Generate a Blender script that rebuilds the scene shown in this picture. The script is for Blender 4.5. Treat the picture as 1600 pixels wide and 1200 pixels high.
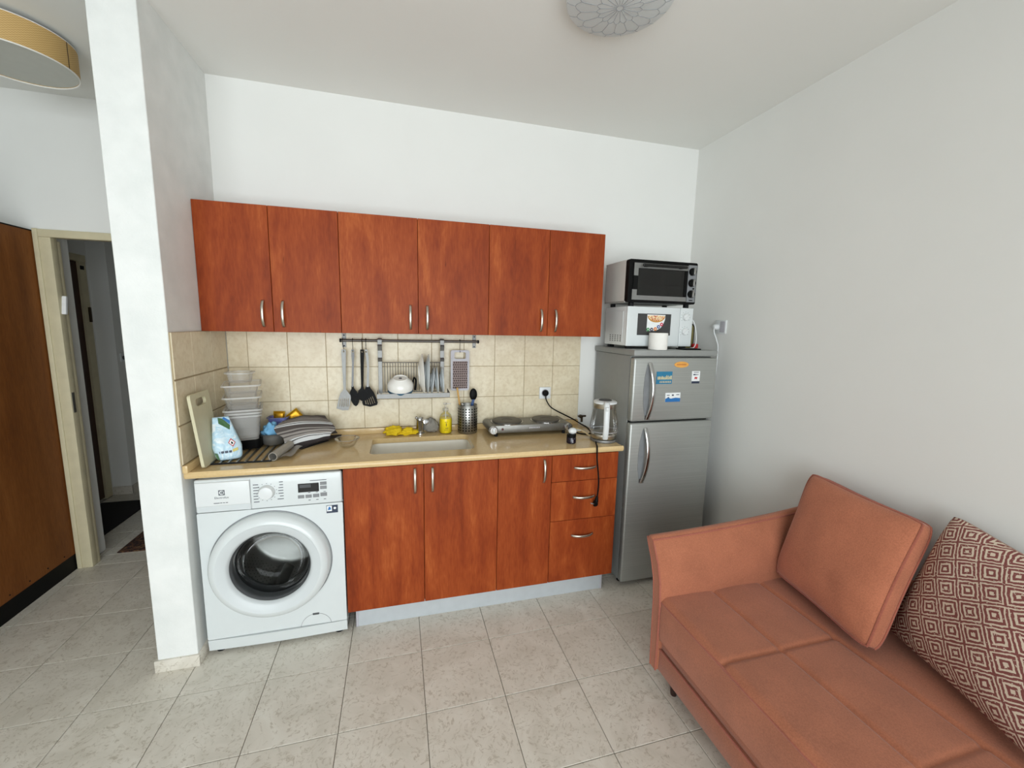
import bpy, bmesh, math, random
from mathutils import Vector, Matrix, noise
random.seed(7)
PI = math.pi
SC = bpy.context.scene
COL = SC.collection
for o in list(bpy.data.objects):
    bpy.data.objects.remove(o)

# ------------------------------------------------------------------ camera, sky, light, exposure
CAM_POS = Vector((0.9004, -2.5246, 1.5487))
YAW, PITCH, ROLL, FPX = 0.2656, -0.1414, 0.0217, 644.92
fwd = Vector((math.sin(YAW)*math.cos(PITCH), math.cos(YAW)*math.cos(PITCH), math.sin(PITCH)))
r0 = Vector((math.cos(YAW), -math.sin(YAW), 0)); u0 = r0.cross(fwd)
rgt = r0*math.cos(ROLL) + u0*math.sin(ROLL); upv = -r0*math.sin(ROLL) + u0*math.cos(ROLL)
cam = bpy.data.cameras.new('camera'); cam.sensor_width = 36; cam.lens = FPX/1600*36; cam.clip_start = .02
camo = bpy.data.objects.new('camera', cam); COL.objects.link(camo)
camo.matrix_world = Matrix((( rgt.x, upv.x, -fwd.x, CAM_POS.x), (rgt.y, upv.y, -fwd.y, CAM_POS.y), (rgt.z, upv.z, -fwd.z, CAM_POS.z), (0,0,0,1)))
SC.camera = camo

world = bpy.data.worlds.new('sky'); SC.world = world; world.use_nodes = True
wb = world.node_tree.nodes['Background']; wb.inputs[0].default_value = (.78, .88, 1, 1); wb.inputs[1].default_value = 1.2

def area(name, loc, rot, sx, sy, power, col):
    l = bpy.data.lights.new(name, 'AREA'); l.shape = 'RECTANGLE'; l.size = sx; l.size_y = sy; l.energy = power; l.color = col
    o = bpy.data.objects.new(name, l); COL.objects.link(o); o.location = loc; o.rotation_euler = rot
    return o
# daylight entering by the big window behind the camera
area('window_daylight', (.7, -4.80, 1.32), (PI/2, 0, 0), 4.0, 2.7, 150, (.955, .99, 1.0))
SC.view_settings.view_transform = 'Standard'
SC.view_settings.look = 'None'
SC.view_settings.gamma = 1
SC.view_settings.use_curve_mapping = False
SC.view_settings.exposure = 0.31

# ------------------------------------------------------------------ helpers
def lin(c):
    return tuple(((v/255)/12.92 if v/255 <= .04045 else ((v/255+.055)/1.055)**2.4) for v in c) + (1,)

class NT:
    """small node builder around one Principled material"""
    def __init__(s, name):
        s.m = bpy.data.materials.new(name); s.m.use_nodes = True
        s.n = s.m.node_tree.nodes; s.l = s.m.node_tree.links; s.p = s.n['Principled BSDF']; s.out = s.n['Material Output']
    def node(s, t, **kw):
        n = s.n.new(t)
        for k, v in kw.items(): setattr(n, k, v)
        return n
    def link(s, a, b): s.l.new(a, b)
    def coords(s, scale=(1,1,1), rand=True, kind='Object'):
        tc = s.node('ShaderNodeTexCoord'); mp = s.node('ShaderNodeMapping'); mp.inputs['Scale'].default_value = scale
        src = tc.outputs[kind]
        if rand:
            oi = s.node('ShaderNodeObjectInfo'); mu = s.node('ShaderNodeMath', operation='MULTIPLY'); mu.inputs[1].default_value = 37.3
            s.link(oi.outputs['Random'], mu.inputs[0])
            ad = s.node('ShaderNodeVectorMath', operation='ADD'); s.link(src, ad.inputs[0]); s.link(mu.outputs[0], ad.inputs[1]); src = ad.outputs[0]
        s.link(src, mp.inputs[0]); return mp.outputs[0]
    def noise(s, vec, scale, detail=3, dist=0, rough=.5):
        n = s.node('ShaderNodeTexNoise'); n.inputs['Scale'].default_value = scale; n.inputs['Detail'].default_value = detail
        n.inputs['Distortion'].default_value = dist; n.inputs['Roughness'].default_value = rough
        s.link(vec, n.inputs['Vector']); return n.outputs['Fac']
    def ramp(s, fac, stops, interp='LINEAR'):
        r = s.node('ShaderNodeValToRGB'); e = r.color_ramp.elements; r.color_ramp.interpolation = interp
        while len(e) > 1: e.remove(e[-1])
        e[0].position = stops[0][0]; e[0].color = stops[0][1]
        for p, c in stops[1:]:
            x = e.new(p); x.color = c
        s.link(fac, r.inputs[0]); return r.outputs[0]
    def math(s, op, a, b=None):
        n = s.node('ShaderNodeMath', operation=op)
        for i, v in enumerate((a, b)):
            if v is None: continue
            if isinstance(v, (int, float)): n.inputs[i].default_value = v
            else: s.link(v, n.inputs[i])
        return n.outputs[0]
    def mix(s, fac, a, b):
        n = s.node('ShaderNodeMix', data_type='RGBA')
        for sock, v in ((n.inputs[0], fac), (n.inputs[6], a), (n.inputs[7], b)):
            if isinstance(v, (int, float, tuple)): sock.default_value = v
            else: s.link(v, sock)
        return n.outputs[2]
    def bump(s, h, strength=.2, dist=.01):
        b = s.node('ShaderNodeBump'); b.inputs['Strength'].default_value = strength; b.inputs['Distance'].default_value = dist
        s.link(h, b.inputs['Height']); s.link(b.outputs[0], s.p.inputs['Normal'])

def plain(name, rgb, rough=.5, metal=0, var=.06, scale=25, bump=0, coat=0, spec=None):
    """one colour with slight procedural mottling"""
    t = NT(name); v = t.coords(rand=False); f = t.noise(v, scale, 4)
    c = lin(rgb); lo = tuple(x*(1-var) for x in c[:3])+(1,); hi = tuple(min(1, x*(1+var)) for x in c[:3])+(1,)
    t.link(t.ramp(f, [(.3, lo), (.7, hi)]), t.p.inputs['Base Color'])
    t.p.inputs['Roughness'].default_value = rough; t.p.inputs['Metallic'].default_value = metal
    if coat: t.p.inputs['Coat Weight'].default_value = coat
    if spec is not None: t.p.inputs['Specular IOR Level'].default_value = spec
    if bump: t.bump(f, bump, .004)
    return t.m

M = {}
M['wall'] = plain('wall_paint', (232, 232, 228), .85, var=.012, scale=3, spec=.2)
M['ceiling'] = plain('ceiling_paint', (236, 236, 231), .9, var=.012, scale=2, spec=.2)
t = NT('stucco'); v = t.coords(rand=False); f = t.noise(v, 160, 5); g = t.noise(v, 9, 3)
t.link(t.ramp(g, [(.3, lin((224, 226, 223))), (.7, lin((234, 235, 232)))]), t.p.inputs['Base Color']); t.p.inputs['Roughness'].default_value = .9; t.bump(f, .25, .004); M['stucco'] = t.m

def wood(name, stops, streak=(15, 15, 1.3), blotch=(6, 6, 1.9), rough=.38, spec=.4):
    t = NT(name)
    a = t.noise(t.coords(streak), 1, 6, .5); b = t.noise(t.coords(blotch), 1, 4, 1.7); c = t.noise(t.coords((140, 140, 22)), 1, 4)
    f = t.math('ADD', t.math('ADD', t.math('MULTIPLY', a, .40), t.math('MULTIPLY', b, .36)), t.math('MULTIPLY', c, .24))
    col = t.ramp(f, stops)
    k = t.noise(t.coords((60, 60, 9)), 1, 2, .3)
    fl = t.ramp(k, [(.74, (1, 1, 1, 1)), (.80, (.55, .5, .5, 1))])
    mm = t.node('ShaderNodeMix', data_type='RGBA', blend_type='MULTIPLY'); mm.inputs[0].default_value = 1
    t.link(col, mm.inputs[6]); t.link(fl, mm.inputs[7])
    t.link(mm.outputs[2], t.p.inputs['Base Color']); t.p.inputs['Roughness'].default_value = rough; t.p.inputs['Specular IOR Level'].default_value = spec
    t.bump(c, .04, .002)
    return t.m
M['cherry'] = wood('cherry_laminate', [(.34, lin((118, 47, 21))), (.45, lin((137, 58, 25))), (.55, lin((153, 70, 31))), (.67, lin((178, 94, 46)))], rough=.45, spec=.16)
M['cherry_dark'] = plain('cherry_edge', (96, 34, 22), .5)
M['wardrobe'] = wood('wardrobe_veneer', [(.35, lin((104, 58, 24))), (.5, lin((126, 74, 32))), (.66, lin((144, 90, 44)))], (10, 10, .8), (5, 5, 1.0), .55, .2)
M['dark_door'] = wood('dark_door_wood', [(.35, lin((52, 26, 18))), (.65, lin((74, 38, 26)))], rough=.5)

t = NT('floor_tile'); v = t.coords((1, 1, 1))
n1 = t.noise(v, 5, 6, 1.2, .6); n2 = t.noise(v, 11, 6, 2.4, .62); n3 = t.noise(v, 60, 3)
vein = t.math('ABSOLUTE', t.math('SUBTRACT', n2, .5))
base = t.ramp(n1, [(.3, lin((205, 199, 186))), (.55, lin((218, 212, 200))), (.75, lin((227, 223, 212)))])
vm = t.ramp(vein, [(0, (1, 1, 1, 1)), (.035, (0, 0, 0, 1))])
vm2 = t.math('MULTIPLY', vm, t.ramp(n3, [(.42, (0, 0, 0, 1)), (.6, (.75, .75, .75, 1))]))
t.link(t.mix(vm2, base, lin((168, 157, 138))), t.p.inputs['Base Color'])
t.link(t.ramp(n1, [(.3, (.32, .32, .32, 1)), (.7, (.42, .42, .42, 1))]), t.p.inputs['Roughness']); t.p.inputs['Specular IOR Level'].default_value = .4
M['floor_tile'] = t.m
M['grout'] = plain('floor_grout', (126, 118, 106), .95, var=.15)

t = NT('wall_tile'); v = t.coords()
n1 = t.noise(v, 14, 5, .6); n2 = t.noise(v, 55, 4)
t.link(t.mix(t.ramp(n2, [(.45, (0, 0, 0, 1)), (.7, (.5, .5, .5, 1))]), t.ramp(n1, [(.3, lin((216, 202, 172))), (.7, lin((228, 217, 190)))]), lin((202, 184, 150))), t.p.inputs['Base Color'])
t.p.inputs['Roughness'].default_value = .3; t.bump(n1, .03, .003); M['wall_tile'] = t.m
M['wall_grout'] = plain('wall_grout', (168, 152, 122), .9, var=.1)

t = NT('worktop_stone'); v = t.coords(rand=False); n1 = t.noise(v, 90, 5); n2 = t.noise(v, 6, 3)
t.link(t.mix(n1, t.ramp(n2, [(.3, lin((216, 188, 138))), (.7, lin((226, 200, 152)))]), lin((205, 175, 124))), t.p.inputs['Base Color'])
t.p.inputs['Roughness'].default_value = .16; M['worktop'] = t.m
M['sink'] = plain('sink_composite', (226, 220, 205), .3, var=.02)
M['white_plastic'] = plain('white_plastic', (222, 225, 225), .3, var=.01)
M['white_enamel'] = plain('white_enamel', (214, 219, 219), .25, var=.008, coat=.2)
M['white_matt'] = plain('white_matt', (238, 236, 230), .8, var=.02)
M['bezel'] = plain('washer_bezel', (206, 211, 212), .35, var=.01)
M['black_plastic'] = plain('black_plastic', (14, 14, 14), .5, spec=.12)
M['black_rubber'] = plain('black_rubber', (26, 27, 28), .55, spec=.2)
M['black_gloss'] = plain('black_gloss', (8, 8, 9), .08)
M['dark_grey'] = plain('dark_grey_plastic', (70, 72, 74), .45)
M['mid_grey'] = plain('mid_grey_plastic', (128, 130, 132), .45)
M['light_grey'] = plain('light_grey_plastic', (182, 180, 186), .45)
M['print_grey'] = plain('print_grey', (90, 92, 98), .6)
M['cream_paint'] = plain('cream_frame_paint', (206, 196, 164), .55, var=.06, scale=14)
M['chrome'] = plain('chrome', (188, 188, 188), .14, 1, var=.01)
M['steel'] = plain('brushed_steel', (158, 157, 153), .36, 1, var=.05, scale=60)
M['drum_steel'] = plain('drum_steel', (160, 159, 155), .34, 1, var=.03)
M['nickel'] = plain('satin_nickel', (196, 190, 178), .33, 1, var=.04)
M['alu'] = plain('aluminium', (140, 140, 138), .5, .7, var=.04, scale=40)
t = NT('fridge_silver'); v = t.coords((3, 3, 260), rand=False); n1 = t.noise(v, 1, 3); w = t.noise(t.coords((2, 2, 55), rand=False), 1, 2)
t.link(t.ramp(n1, [(.3, lin((164, 166, 162))), (.7, lin((174, 176, 172)))]), t.p.inputs['Base Color']); t.p.inputs['Metallic'].default_value = .55; t.p.inputs['Roughness'].default_value = .38
t.bump(w, .02, .003); M['fridge'] = t.m
M['fridge_side'] = plain('fridge_side_paint', (148, 150, 147), .5, .2, var=.02)
M['oven_side'] = plain('oven_side_metal', (208, 208, 203), .45, .1, var=.02)
M['hob_steel'] = plain('hotplate_steel', (128, 126, 121), .42, .8, var=.05, scale=60)
M['cast_iron'] = plain('hotplate_iron', (92, 88, 82), .5, .5, var=.1, scale=60)
M['gold'] = plain('gold_foil', (190, 140, 20), .3, .6, var=.35, scale=120)
M['orange'] = plain('orange_badge', (226, 164, 80), .4)
M['yellow_cloth'] = plain('yellow_cloth', (226, 192, 22), .85, var=.12, scale=20)
M['blue_cloth'] = plain('blue_cloth', (120, 178, 216), .85, var=.12, scale=40)
M['grey_cloth'] = plain('grey_cloth', (140, 136, 128), .8, var=.12, scale=40)
M['purple'] = plain('purple_plastic', (112, 116, 178), .35)
M['green'] = plain('green_print', (52, 96, 50), .5)
M['red'] = plain('red_print', (190, 40, 40), .5)
M['blue'] = plain('blue_print', (36, 110, 176), .45)
M['navy'] = plain('navy_print', (42, 52, 74), .45)
M['teal'] = plain('teal_print', (40, 120, 156), .45)
M['card_white'] = plain('card_white', (236, 238, 238), .5)
M['wood_stick'] = plain('wooden_spoon_wood', (204, 160, 92), .6, var=.1)
M['blue_plastic'] = plain('blue_plastic', (38, 70, 118), .4)
M['ceramic'] = plain('white_ceramic', (236, 234, 228), .15, var=.01)
M['ceramic_grey'] = plain('grey_ceramic', (206, 212, 214), .15, var=.01)
M['jar_dark'] = plain('dark_jar', (26, 18, 34), .12)
M['brass_dark'] = plain('dark_brass', (64, 52, 36), .4, .6)
M['olive'] = plain('olive_plastic', (112, 104, 58), .5)
M['board'] = plain('cutting_board_plastic', (206, 200, 168), .5, var=.05, scale=12)
M['dark_leg'] = plain('dark_wood_leg', (46, 26, 20), .4)
M['mezuzah'] = plain('white_case', (238, 238, 238), .4)
t = NT('black_mat'); t.p.inputs['Base Color'].default_value = lin((22, 20, 20)); t.p.inputs['Roughness'].default_value = .95; t.bump(t.noise(t.coords(rand=False), 300, 2), .5, .004); M['black_mat'] = t.m
t = NT('patterned_rug'); v = t.coords(rand=False); f = t.noise(v, 26, 4, 1.5)
t.link(t.ramp(f, [(.4, lin((44, 28, 24))), (.5, lin((92, 58, 40))), (.6, lin((120, 92, 62)))], 'CONSTANT'), t.p.inputs['Base Color']); t.p.inputs['Roughness'].default_value = .95; M['rug'] = t.m

def fabric(name, rgb):
    t = NT(name); v = t.coords(rand=False); a = t.noise(v, 230, 4, 0, .65); b = t.noise(v, 9, 4); c = lin(rgb)
    f = t.math('ADD', t.math('MULTIPLY', a, .68), t.math('MULTIPLY', b, .32))
    t.link(t.ramp(f, [(.34, tuple(x*.78 for x in c[:3])+(1,)), (.68, tuple(min(1, x*1.2) for x in c[:3])+(1,))]), t.p.inputs['Base Color'])
    t.p.inputs['Roughness'].default_value = .95; t.p.inputs['Specular IOR Level'].default_value = .15
    t.p.inputs['Sheen Weight'].default_value = .25; t.p.inputs['Sheen Roughness'].default_value = .5
    t.bump(a, .18, .002); return t.m
M['salmon'] = fabric('salmon_fabric', (170, 106, 79))
M['salmon_cushion'] = fabric('salmon_cushion_fabric', (180, 112, 84))
M['piping'] = fabric('salmon_piping', (164, 96, 78))

# printed cushion: a grid of nested hand-drawn squares, in the cushion's own UV
t = NT('square_print_fabric'); tc = t.node('ShaderNodeTexCoord'); uv = tc.outputs['UV']
nz = t.node('ShaderNodeTexNoise'); nz.inputs['Scale'].default_value = 26; nz.inputs['Detail'].default_value = 3; t.link(uv, nz.inputs['Vector'])
ds = t.node('ShaderNodeVectorMath', operation='SUBTRACT'); t.link(nz.outputs['Color'], ds.inputs[0]); ds.inputs[1].default_value = (.5, .5, .5)
sc = t.node('ShaderNodeVectorMath', operation='SCALE'); t.link(ds.outputs[0], sc.inputs[0]); sc.inputs['Scale'].default_value = .018
ad = t.node('ShaderNodeVectorMath', operation='ADD'); t.link(uv, ad.inputs[0]); t.link(sc.outputs[0], ad.inputs[1])
ro = t.node('ShaderNodeMapping'); ro.inputs['Rotation'].default_value = (0, 0, math.radians(-33)); t.link(ad.outputs[0], ro.inputs[0])
sp = t.node('ShaderNodeSeparateXYZ'); t.link(ro.outputs[0], sp.inputs[0])
fu = t.math('ABSOLUTE', t.math('SUBTRACT', t.math('FRACT', t.math('MULTIPLY', sp.outputs[0], 8.0)), .5))
fv = t.math('ABSOLUTE', t.math('SUBTRACT', t.math('FRACT', t.math('MULTIPLY', sp.outputs[1], 8.0)), .5))
d = t.math('MAXIMUM', fu, fv)
dk = (0, 0, 0, 1); lt = (1, 1, 1, 1)
band = t.ramp(d, [(0, lt), (.085, dk), (.19, lt), (.275, dk), (.385, lt), (.452, dk)], 'CONSTANT')
gap = t.noise(uv, 70, 3)
msk = t.math('MAXIMUM', band, t.math('GREATER_THAN', gap, .645))
t.link(t.mix(msk, lin((128, 76, 72)), lin((210, 193, 173))), t.p.inputs['Base Color']); t.p.inputs['Roughness'].default_value = .95; t.p.inputs['Specular IOR Level'].default_value = .1
t.bump(t.noise(uv, 300, 2), .25, .002); M['print'] = t.m

# striped kitchen towel: stripes along its U
t = NT('striped_towel'); tc = t.node('ShaderNodeTexCoord'); sp = t.node('ShaderNodeSeparateXYZ'); t.link(tc.outputs['UV'], sp.inputs[0])
g1 = lin((84, 77, 74)); g2 = lin((150, 144, 138)); wh = lin((214, 216, 216)); bk = lin((52, 46, 46))
st = [(0, g1), (.275, g2), (.29, g1), (.305, g2), (.335, g1), (.345, g2), (.375, g1), (.383, g2), (.40, wh), (.42, bk), (.432, wh), (.455, g1), (.52, g2), (.545, g1), (.58, g2), (.63, g1), (.65, g2), (.70, wh), (.722, g1), (.738, wh), (.762, bk)]
cr = t.ramp(sp.outputs[0], st, 'CONSTANT')
t.link(cr, t.p.inputs['Base Color']); t.p.inputs['Roughness'].default_value = .95; t.bump(t.noise(tc.outputs['UV'], 160, 2), .3, .003); M['towel'] = t.m

def thin_clear(name, tint, gloss, rough, haze=0, hazecol=(1, 1, 1, 1)):
    """thin clear sheet: transparent + Fresnel gloss (+ milky haze)"""
    t = NT(name); t.n.remove(t.p)
    tr = t.node('ShaderNodeBsdfTransparent'); tr.inputs[0].default_value = tint
    gl = t.node('ShaderNodeBsdfGlossy'); gl.inputs['Roughness'].default_value = rough
    fr = t.node('ShaderNodeFresnel'); fr.inputs[0].default_value = 1.45
    f = t.math('MULTIPLY', fr.outputs[0], gloss)
    m1 = t.node('ShaderNodeMixShader'); t.link(f, m1.inputs[0]); t.link(tr.outputs[0], m1.inputs[1]); t.link(gl.outputs[0], m1.inputs[2])
    last = m1.outputs[0]
    if haze:
        df = t.node('ShaderNodeBsdfDiffuse'); df.inputs[0].default_value = hazecol
        tl = t.node('ShaderNodeBsdfTranslucent'); tl.inputs[0].default_value = hazecol
        a = t.node('ShaderNodeMixShader'); a.inputs[0].default_value = .5; t.link(df.outputs[0], a.inputs[1]); t.link(tl.outputs[0], a.inputs[2])
        m2 = t.node('ShaderNodeMixShader'); m2.inputs[0].default_value = haze; t.link(last, m2.inputs[1]); t.link(a.outputs[0], m2.inputs[2]); last = m2.outputs[0]
    t.link(last, t.out.inputs[0]); return t.m
M['glass'] = thin_clear('clear_glass', (.98, .985, .98, 1), .6, .02)
M['pane'] = thin_clear('window_glass', (.97, .98, .98, 1), .8, .01)
M['porthole'] = thin_clear('porthole_glass', (.78, .80, .80, 1), .32, .03)
M['oven_glass'] = thin_clear('oven_glass', (.22, .23, .23, 1), 1.6, .03)
M['tub'] = thin_clear('milky_plastic', (.97, .97, .97, 1), .8, .15, .24, (.92, .92, .90, 1))
M['tub_rim'] = thin_clear('milky_rim', (.97, .97, .97, 1), 1, .15, .55, (.92, .92, .90, 1))
M['soap'] = plain('yellow_soap', (252, 226, 36), .25, var=.02)
M['lamp_glass'] = thin_clear('lamp_glass', (.9, .9, .9, 1), 1.2, .12, .85, lin((244, 246, 246)))
t = NT('woven_shade'); v = t.coords((1, 1, 1), rand=False, kind='UV')
ck = t.node('ShaderNodeTexChecker'); ck.inputs['Scale'].default_value = 1; t.link(v, ck.inputs['Vector'])
mp = t.node('ShaderNodeMapping'); mp.inputs['Scale'].default_value = (150, 26, 1); t.link(v, mp.inputs[0]); t.link(mp.outputs[0], ck.inputs['Vector'])
ck.inputs['Color1'].default_value = lin((206, 172, 112)); ck.inputs['Color2'].default_value = lin((186, 150, 92))
t.link(ck.outputs['Color'], t.p.inputs['Base Color']); t.p.inputs['Roughness'].default_value = .6; t.bump(ck.outputs['Fac'], .3, .002); M['shade'] = t.m
M['diffuser'] = plain('lamp_diffuser', (206, 208, 200), .6, var=.02)

WL = {}
class MB:
    def __init__(s): s.bm = bmesh.new(); s.uv = None
    def box(s, x0, x1, y0, y1, z0, z1, b=0, seg=2, R=None):
        vs = [s.bm.verts.new((x, y, z)) for z in (z0, z1) for y in (y0, y1) for x in (x0, x1)]
        fs = [s.bm.faces.new([vs[i] for i in q]) for q in ((0,2,3,1), (4,5,7,6), (0,1,5,4), (2,6,7,3), (0,4,6,2), (1,3,7,5))]
        new = vs
        if b:
            es = {e for f in fs for e in f.edges}
            r = bmesh.ops.bevel(s.bm, geom=list(es), offset=b, segments=seg, affect='EDGES', profile=.5)
            new = list({v for f in r['faces'] for v in f.verts} | {v for v in vs if v.is_valid})
        if R: bmesh.ops.transform(s.bm, matrix=R, verts=new)
        return s
    def ring_loft(s, rings, cap0=True, cap1=True, closed=True):
        """rings: lists of points of equal length"""
        R = [[s.bm.verts.new(p) for p in r] for r in rings]
        n = len(R[0]); m = n if closed else n-1
        for a, b in zip(R, R[1:]):
            for i in range(m):
                j = (i+1) % n; s.bm.faces.new((a[i], a[j], b[j], b[i]))
        if cap0 and len(set(tuple(v.co) for v in R[0])) > 2: s.bm.faces.new(R[0][::-1])
        if cap1 and len(set(tuple(v.co) for v in R[-1])) > 2: s.bm.faces.new(R[-1])
        return s
    def cyl(s, a, b, r0, r1=None, seg=16, caps=True):
        return s.lathe_ax([(r0, 0), (r0 if r1 is None else r1, (Vector(b)-Vector(a)).length)], a, Vector(b)-Vector(a), seg, caps)
    def lathe_ax(s, prof, c, ax, seg=32, caps=False, R=None):
        ax = Vector(ax).normalized(); c = Vector(c)
        u = ax.orthogonal().normalized() if abs(ax.z) < .99 else Vector((1, 0, 0)); w = ax.cross(u)
        rings = []
        for r, h in prof:
            rings.append([c + ax*h + (u*math.cos(2*PI*i/seg) + w*math.sin(2*PI*i/seg))*max(r, 1e-5) for i in range(seg)])
        if R: rings = [[R @ p for p in q] for q in rings]
        return s.ring_loft(rings, caps, caps)
    def lathe(s, prof, c, seg=32, caps=False): return s.lathe_ax(prof, c, (0, 0, 1), seg, caps)
    def tube(s, pts, r, seg=8, closed=False):
        P = [Vector(p) for p in pts]; n = len(P); rings = []; prev = None
        for i, p in enumerate(P):
            a = P[i-1] if (i or closed) else p; b = P[(i+1) % n] if (i < n-1 or closed) else p
            tg = (b-a).normalized()
            if prev is None: prev = tg.orthogonal().normalized()
            prev = (prev - tg*prev.dot(tg)).normalized(); w = tg.cross(prev)
            rr = r(i/(n-1)) if callable(r) else r
            rings.append([p + (prev*math.cos(2*PI*k/seg) + w*math.sin(2*PI*k/seg))*rr for k in range(seg)])
        if closed: rings.append(rings[0]); return s.ring_loft(rings, False, False)
        return s.ring_loft(rings)
    def strap(s, pts, wax, w, th):
        """flat band along pts, width along wax, thickness th"""
        P = [Vector(p) for p in pts]; wax = Vector(wax).normalized(); rings = []
        for i, p in enumerate(P):
            tg = (P[min(i+1, len(P)-1)] - P[max(i-1, 0)]).normalized(); nn = tg.cross(wax).normalized()
            ww = w(i/(len(P)-1)) if callable(w) else w
            c = .3*th
            rings.append([p + wax*a + nn*b for a, b in ((-ww/2+c, -th/2), (ww/2-c, -th/2), (ww/2, -th/2+c), (ww/2, th/2-c), (ww/2-c, th/2), (-ww/2+c, th/2), (-ww/2, th/2-c), (-ww/2, -th/2+c))])
        return s.ring_loft(rings)
    def prism(s, poly, ax, v0, v1, holes=()):
        """polygon in the plane across axis ax (xz for y ...), extruded v0..v1"""
        def P(q, v): return {'y': (q[0], v, q[1]), 'x': (v, q[0], q[1]), 'z': (q[0], q[1], v)}[ax]
        tmp = bmesh.new(); es = []
        for L in [poly]+list(holes):
            vs = [tmp.verts.new(P(q, v0)) for q in L]
            es += [tmp.edges.new((vs[i], vs[(i+1) % len(vs)])) for i in range(len(vs))]
        bmesh.ops.triangle_fill(tmp, edges=es, use_beauty=True)
        r = bmesh.ops.extrude_face_region(tmp, geom=list(tmp.faces))
        dv = Vector(P((0, 0), v1)) - Vector(P((0, 0), v0))
        bmesh.ops.translate(tmp, vec=dv, verts=[e for e in r['geom'] if isinstance(e, bmesh.types.BMVert)])
        me = bpy.data.meshes.new('tmp'); tmp.to_mesh(me); tmp.free(); s.bm.from_mesh(me); bpy.data.meshes.remove(me); return s
    def surf(s, fn, nu, nv, uv=True, wrap=False):
        """grid fn(u,v)->point, with UVs"""
        if uv and s.uv is None: s.uv = s.bm.loops.layers.uv.new('UVMap')
        V = [[s.bm.verts.new(fn(i/nu, j/nv)) for j in range(nv+1)] for i in range(nu+1)]
        for i in range(nu):
            for j in range(nv):
                f = s.bm.faces.new((V[i][j], V[i+1][j], V[i+1][j+1], V[i][j+1]))
                if uv:
                    for lp, q in zip(f.loops, ((i, j), (i+1, j), (i+1, j+1), (i, j+1))): lp[s.uv].uv = (q[0]/nu, q[1]/nv)
        return s
    def ball(s, c, r, sc=(1, 1, 1), seg=16):
        bmesh.ops.create_uvsphere(s.bm, u_segments=seg, v_segments=seg//2+2, radius=r, matrix=Matrix.Translation(c) @ Matrix.Diagonal((*sc, 1))); return s
    def build(s, name, mat, parent=None, smooth=35, origin=None, weld=True, recalc=True):
        bm = s.bm
        if weld: bmesh.ops.remove_doubles(bm, verts=bm.verts, dist=2e-5)
        if recalc: bmesh.ops.recalc_face_normals(bm, faces=bm.faces)
        if parent is not None: og = WL[parent.name]
        elif origin is not None: og = Vector(origin)
        else:
            xs = [v.co for v in bm.verts]
            og = Vector(((min(p.x for p in xs)+max(p.x for p in xs))/2, (min(p.y for p in xs)+max(p.y for p in xs))/2, min(p.z for p in xs)))
        bmesh.ops.translate(bm, vec=-og, verts=bm.verts)
        me = bpy.data.meshes.new(name); bm.to_mesh(me); bm.free()
        if smooth:
            for p in me.polygons: p.use_smooth = True
            me.set_sharp_from_angle(angle=math.radians(smooth))
        if mat: me.materials.append(M[mat] if isinstance(mat, str) else mat)
        o = bpy.data.objects.new(name, me); COL.objects.link(o)
        if parent is not None: o.parent = parent
        else: o.location = og
        WL[o.name] = og.copy()
        return o

def thing(name, loc, label, cat, group=None):
    o = bpy.data.objects.new(name, None); COL.objects.link(o); o.location = loc; o.empty_display_size = .05
    WL[o.name] = Vector(loc); return tag(o, label, cat, group)
def tag(o, label, cat, group=None):
    o['label'] = label; o['category'] = cat
    if group: o['group'] = group
    return o
def struct(o): o['kind'] = 'structure'; return o
def bx(name, mat, parent, *a, b=0, seg=2, **kw): return MB().box(*a, b=b, seg=seg).build(name, mat, parent, **kw)

def text(s, size, mat, parent, loc, xdir=(1, 0, 0), ydir=(0, 0, 1), th=.0006, name='lettering', align='CENTER'):
    cu = bpy.data.curves.new('txt', 'FONT'); cu.body = s; cu.size = size; cu.extrude = th/2; cu.align_x = align; cu.align_y = 'CENTER'; cu.resolution_u = 2
    o = bpy.data.objects.new('txt', cu); COL.objects.link(o)
    dg = bpy.context.evaluated_depsgraph_get(); me = bpy.data.meshes.new_from_object(o.evaluated_get(dg))
    bpy.data.objects.remove(o); bpy.data.curves.remove(cu)
    X = Vector(xdir).normalized(); Y = Vector(ydir).normalized(); Z = X.cross(Y); og = WL[parent.name] if parent else Vector((0, 0, 0))
    p = Vector(loc) - og
    me.transform(Matrix(((X.x, Y.x, Z.x, p.x), (X.y, Y.y, Z.y, p.y), (X.z, Y.z, Z.z, p.z), (0, 0, 0, 1))))
    me.materials.clear(); me.materials.append(M[mat]); me.name = name
    r = bpy.data.objects.new(name, me); COL.objects.link(r)
    if parent: r.parent = parent
    WL[r.name] = og.copy(); return r

def arc(c, r, a0, a1, n): return [(c[0]+r*math.cos(a0+(a1-a0)*i/n), c[1]+r*math.sin(a0+(a1-a0)*i/n)) for i in range(n+1)]
def circ(c, r, n=24): return [(c[0]+r*math.cos(2*PI*i/n), c[1]+r*math.sin(2*PI*i/n)) for i in range(n)]
def rrect(x0, x1, z0, z1, r, n=4):
    return arc((x1-r, z1-r), r, 0, PI/2, n)+arc((x0+r, z1-r), r, PI/2, PI, n)+arc((x0+r, z0+r), r, PI, 1.5*PI, n)+arc((x1-r, z0+r), r, 1.5*PI, 2*PI, n)
def cat(P, n=8):
    """smooth curve through points (Catmull-Rom)"""
    P = [Vector(p) for p in P]; Q = [2*P[0]-P[1]]+P+[2*P[-1]-P[-2]]; out = []
    for i in range(1, len(Q)-2):
        for k in range(n):
            t = k/n; a, b, c, d = Q[i-1], Q[i], Q[i+1], Q[i+2]
            out.append(.5*((2*b)+(c-a)*t+(2*a-5*b+4*c-d)*t*t+(3*b-a-3*c+d)*t*t*t))
    out.append(P[-1]); return out

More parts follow.
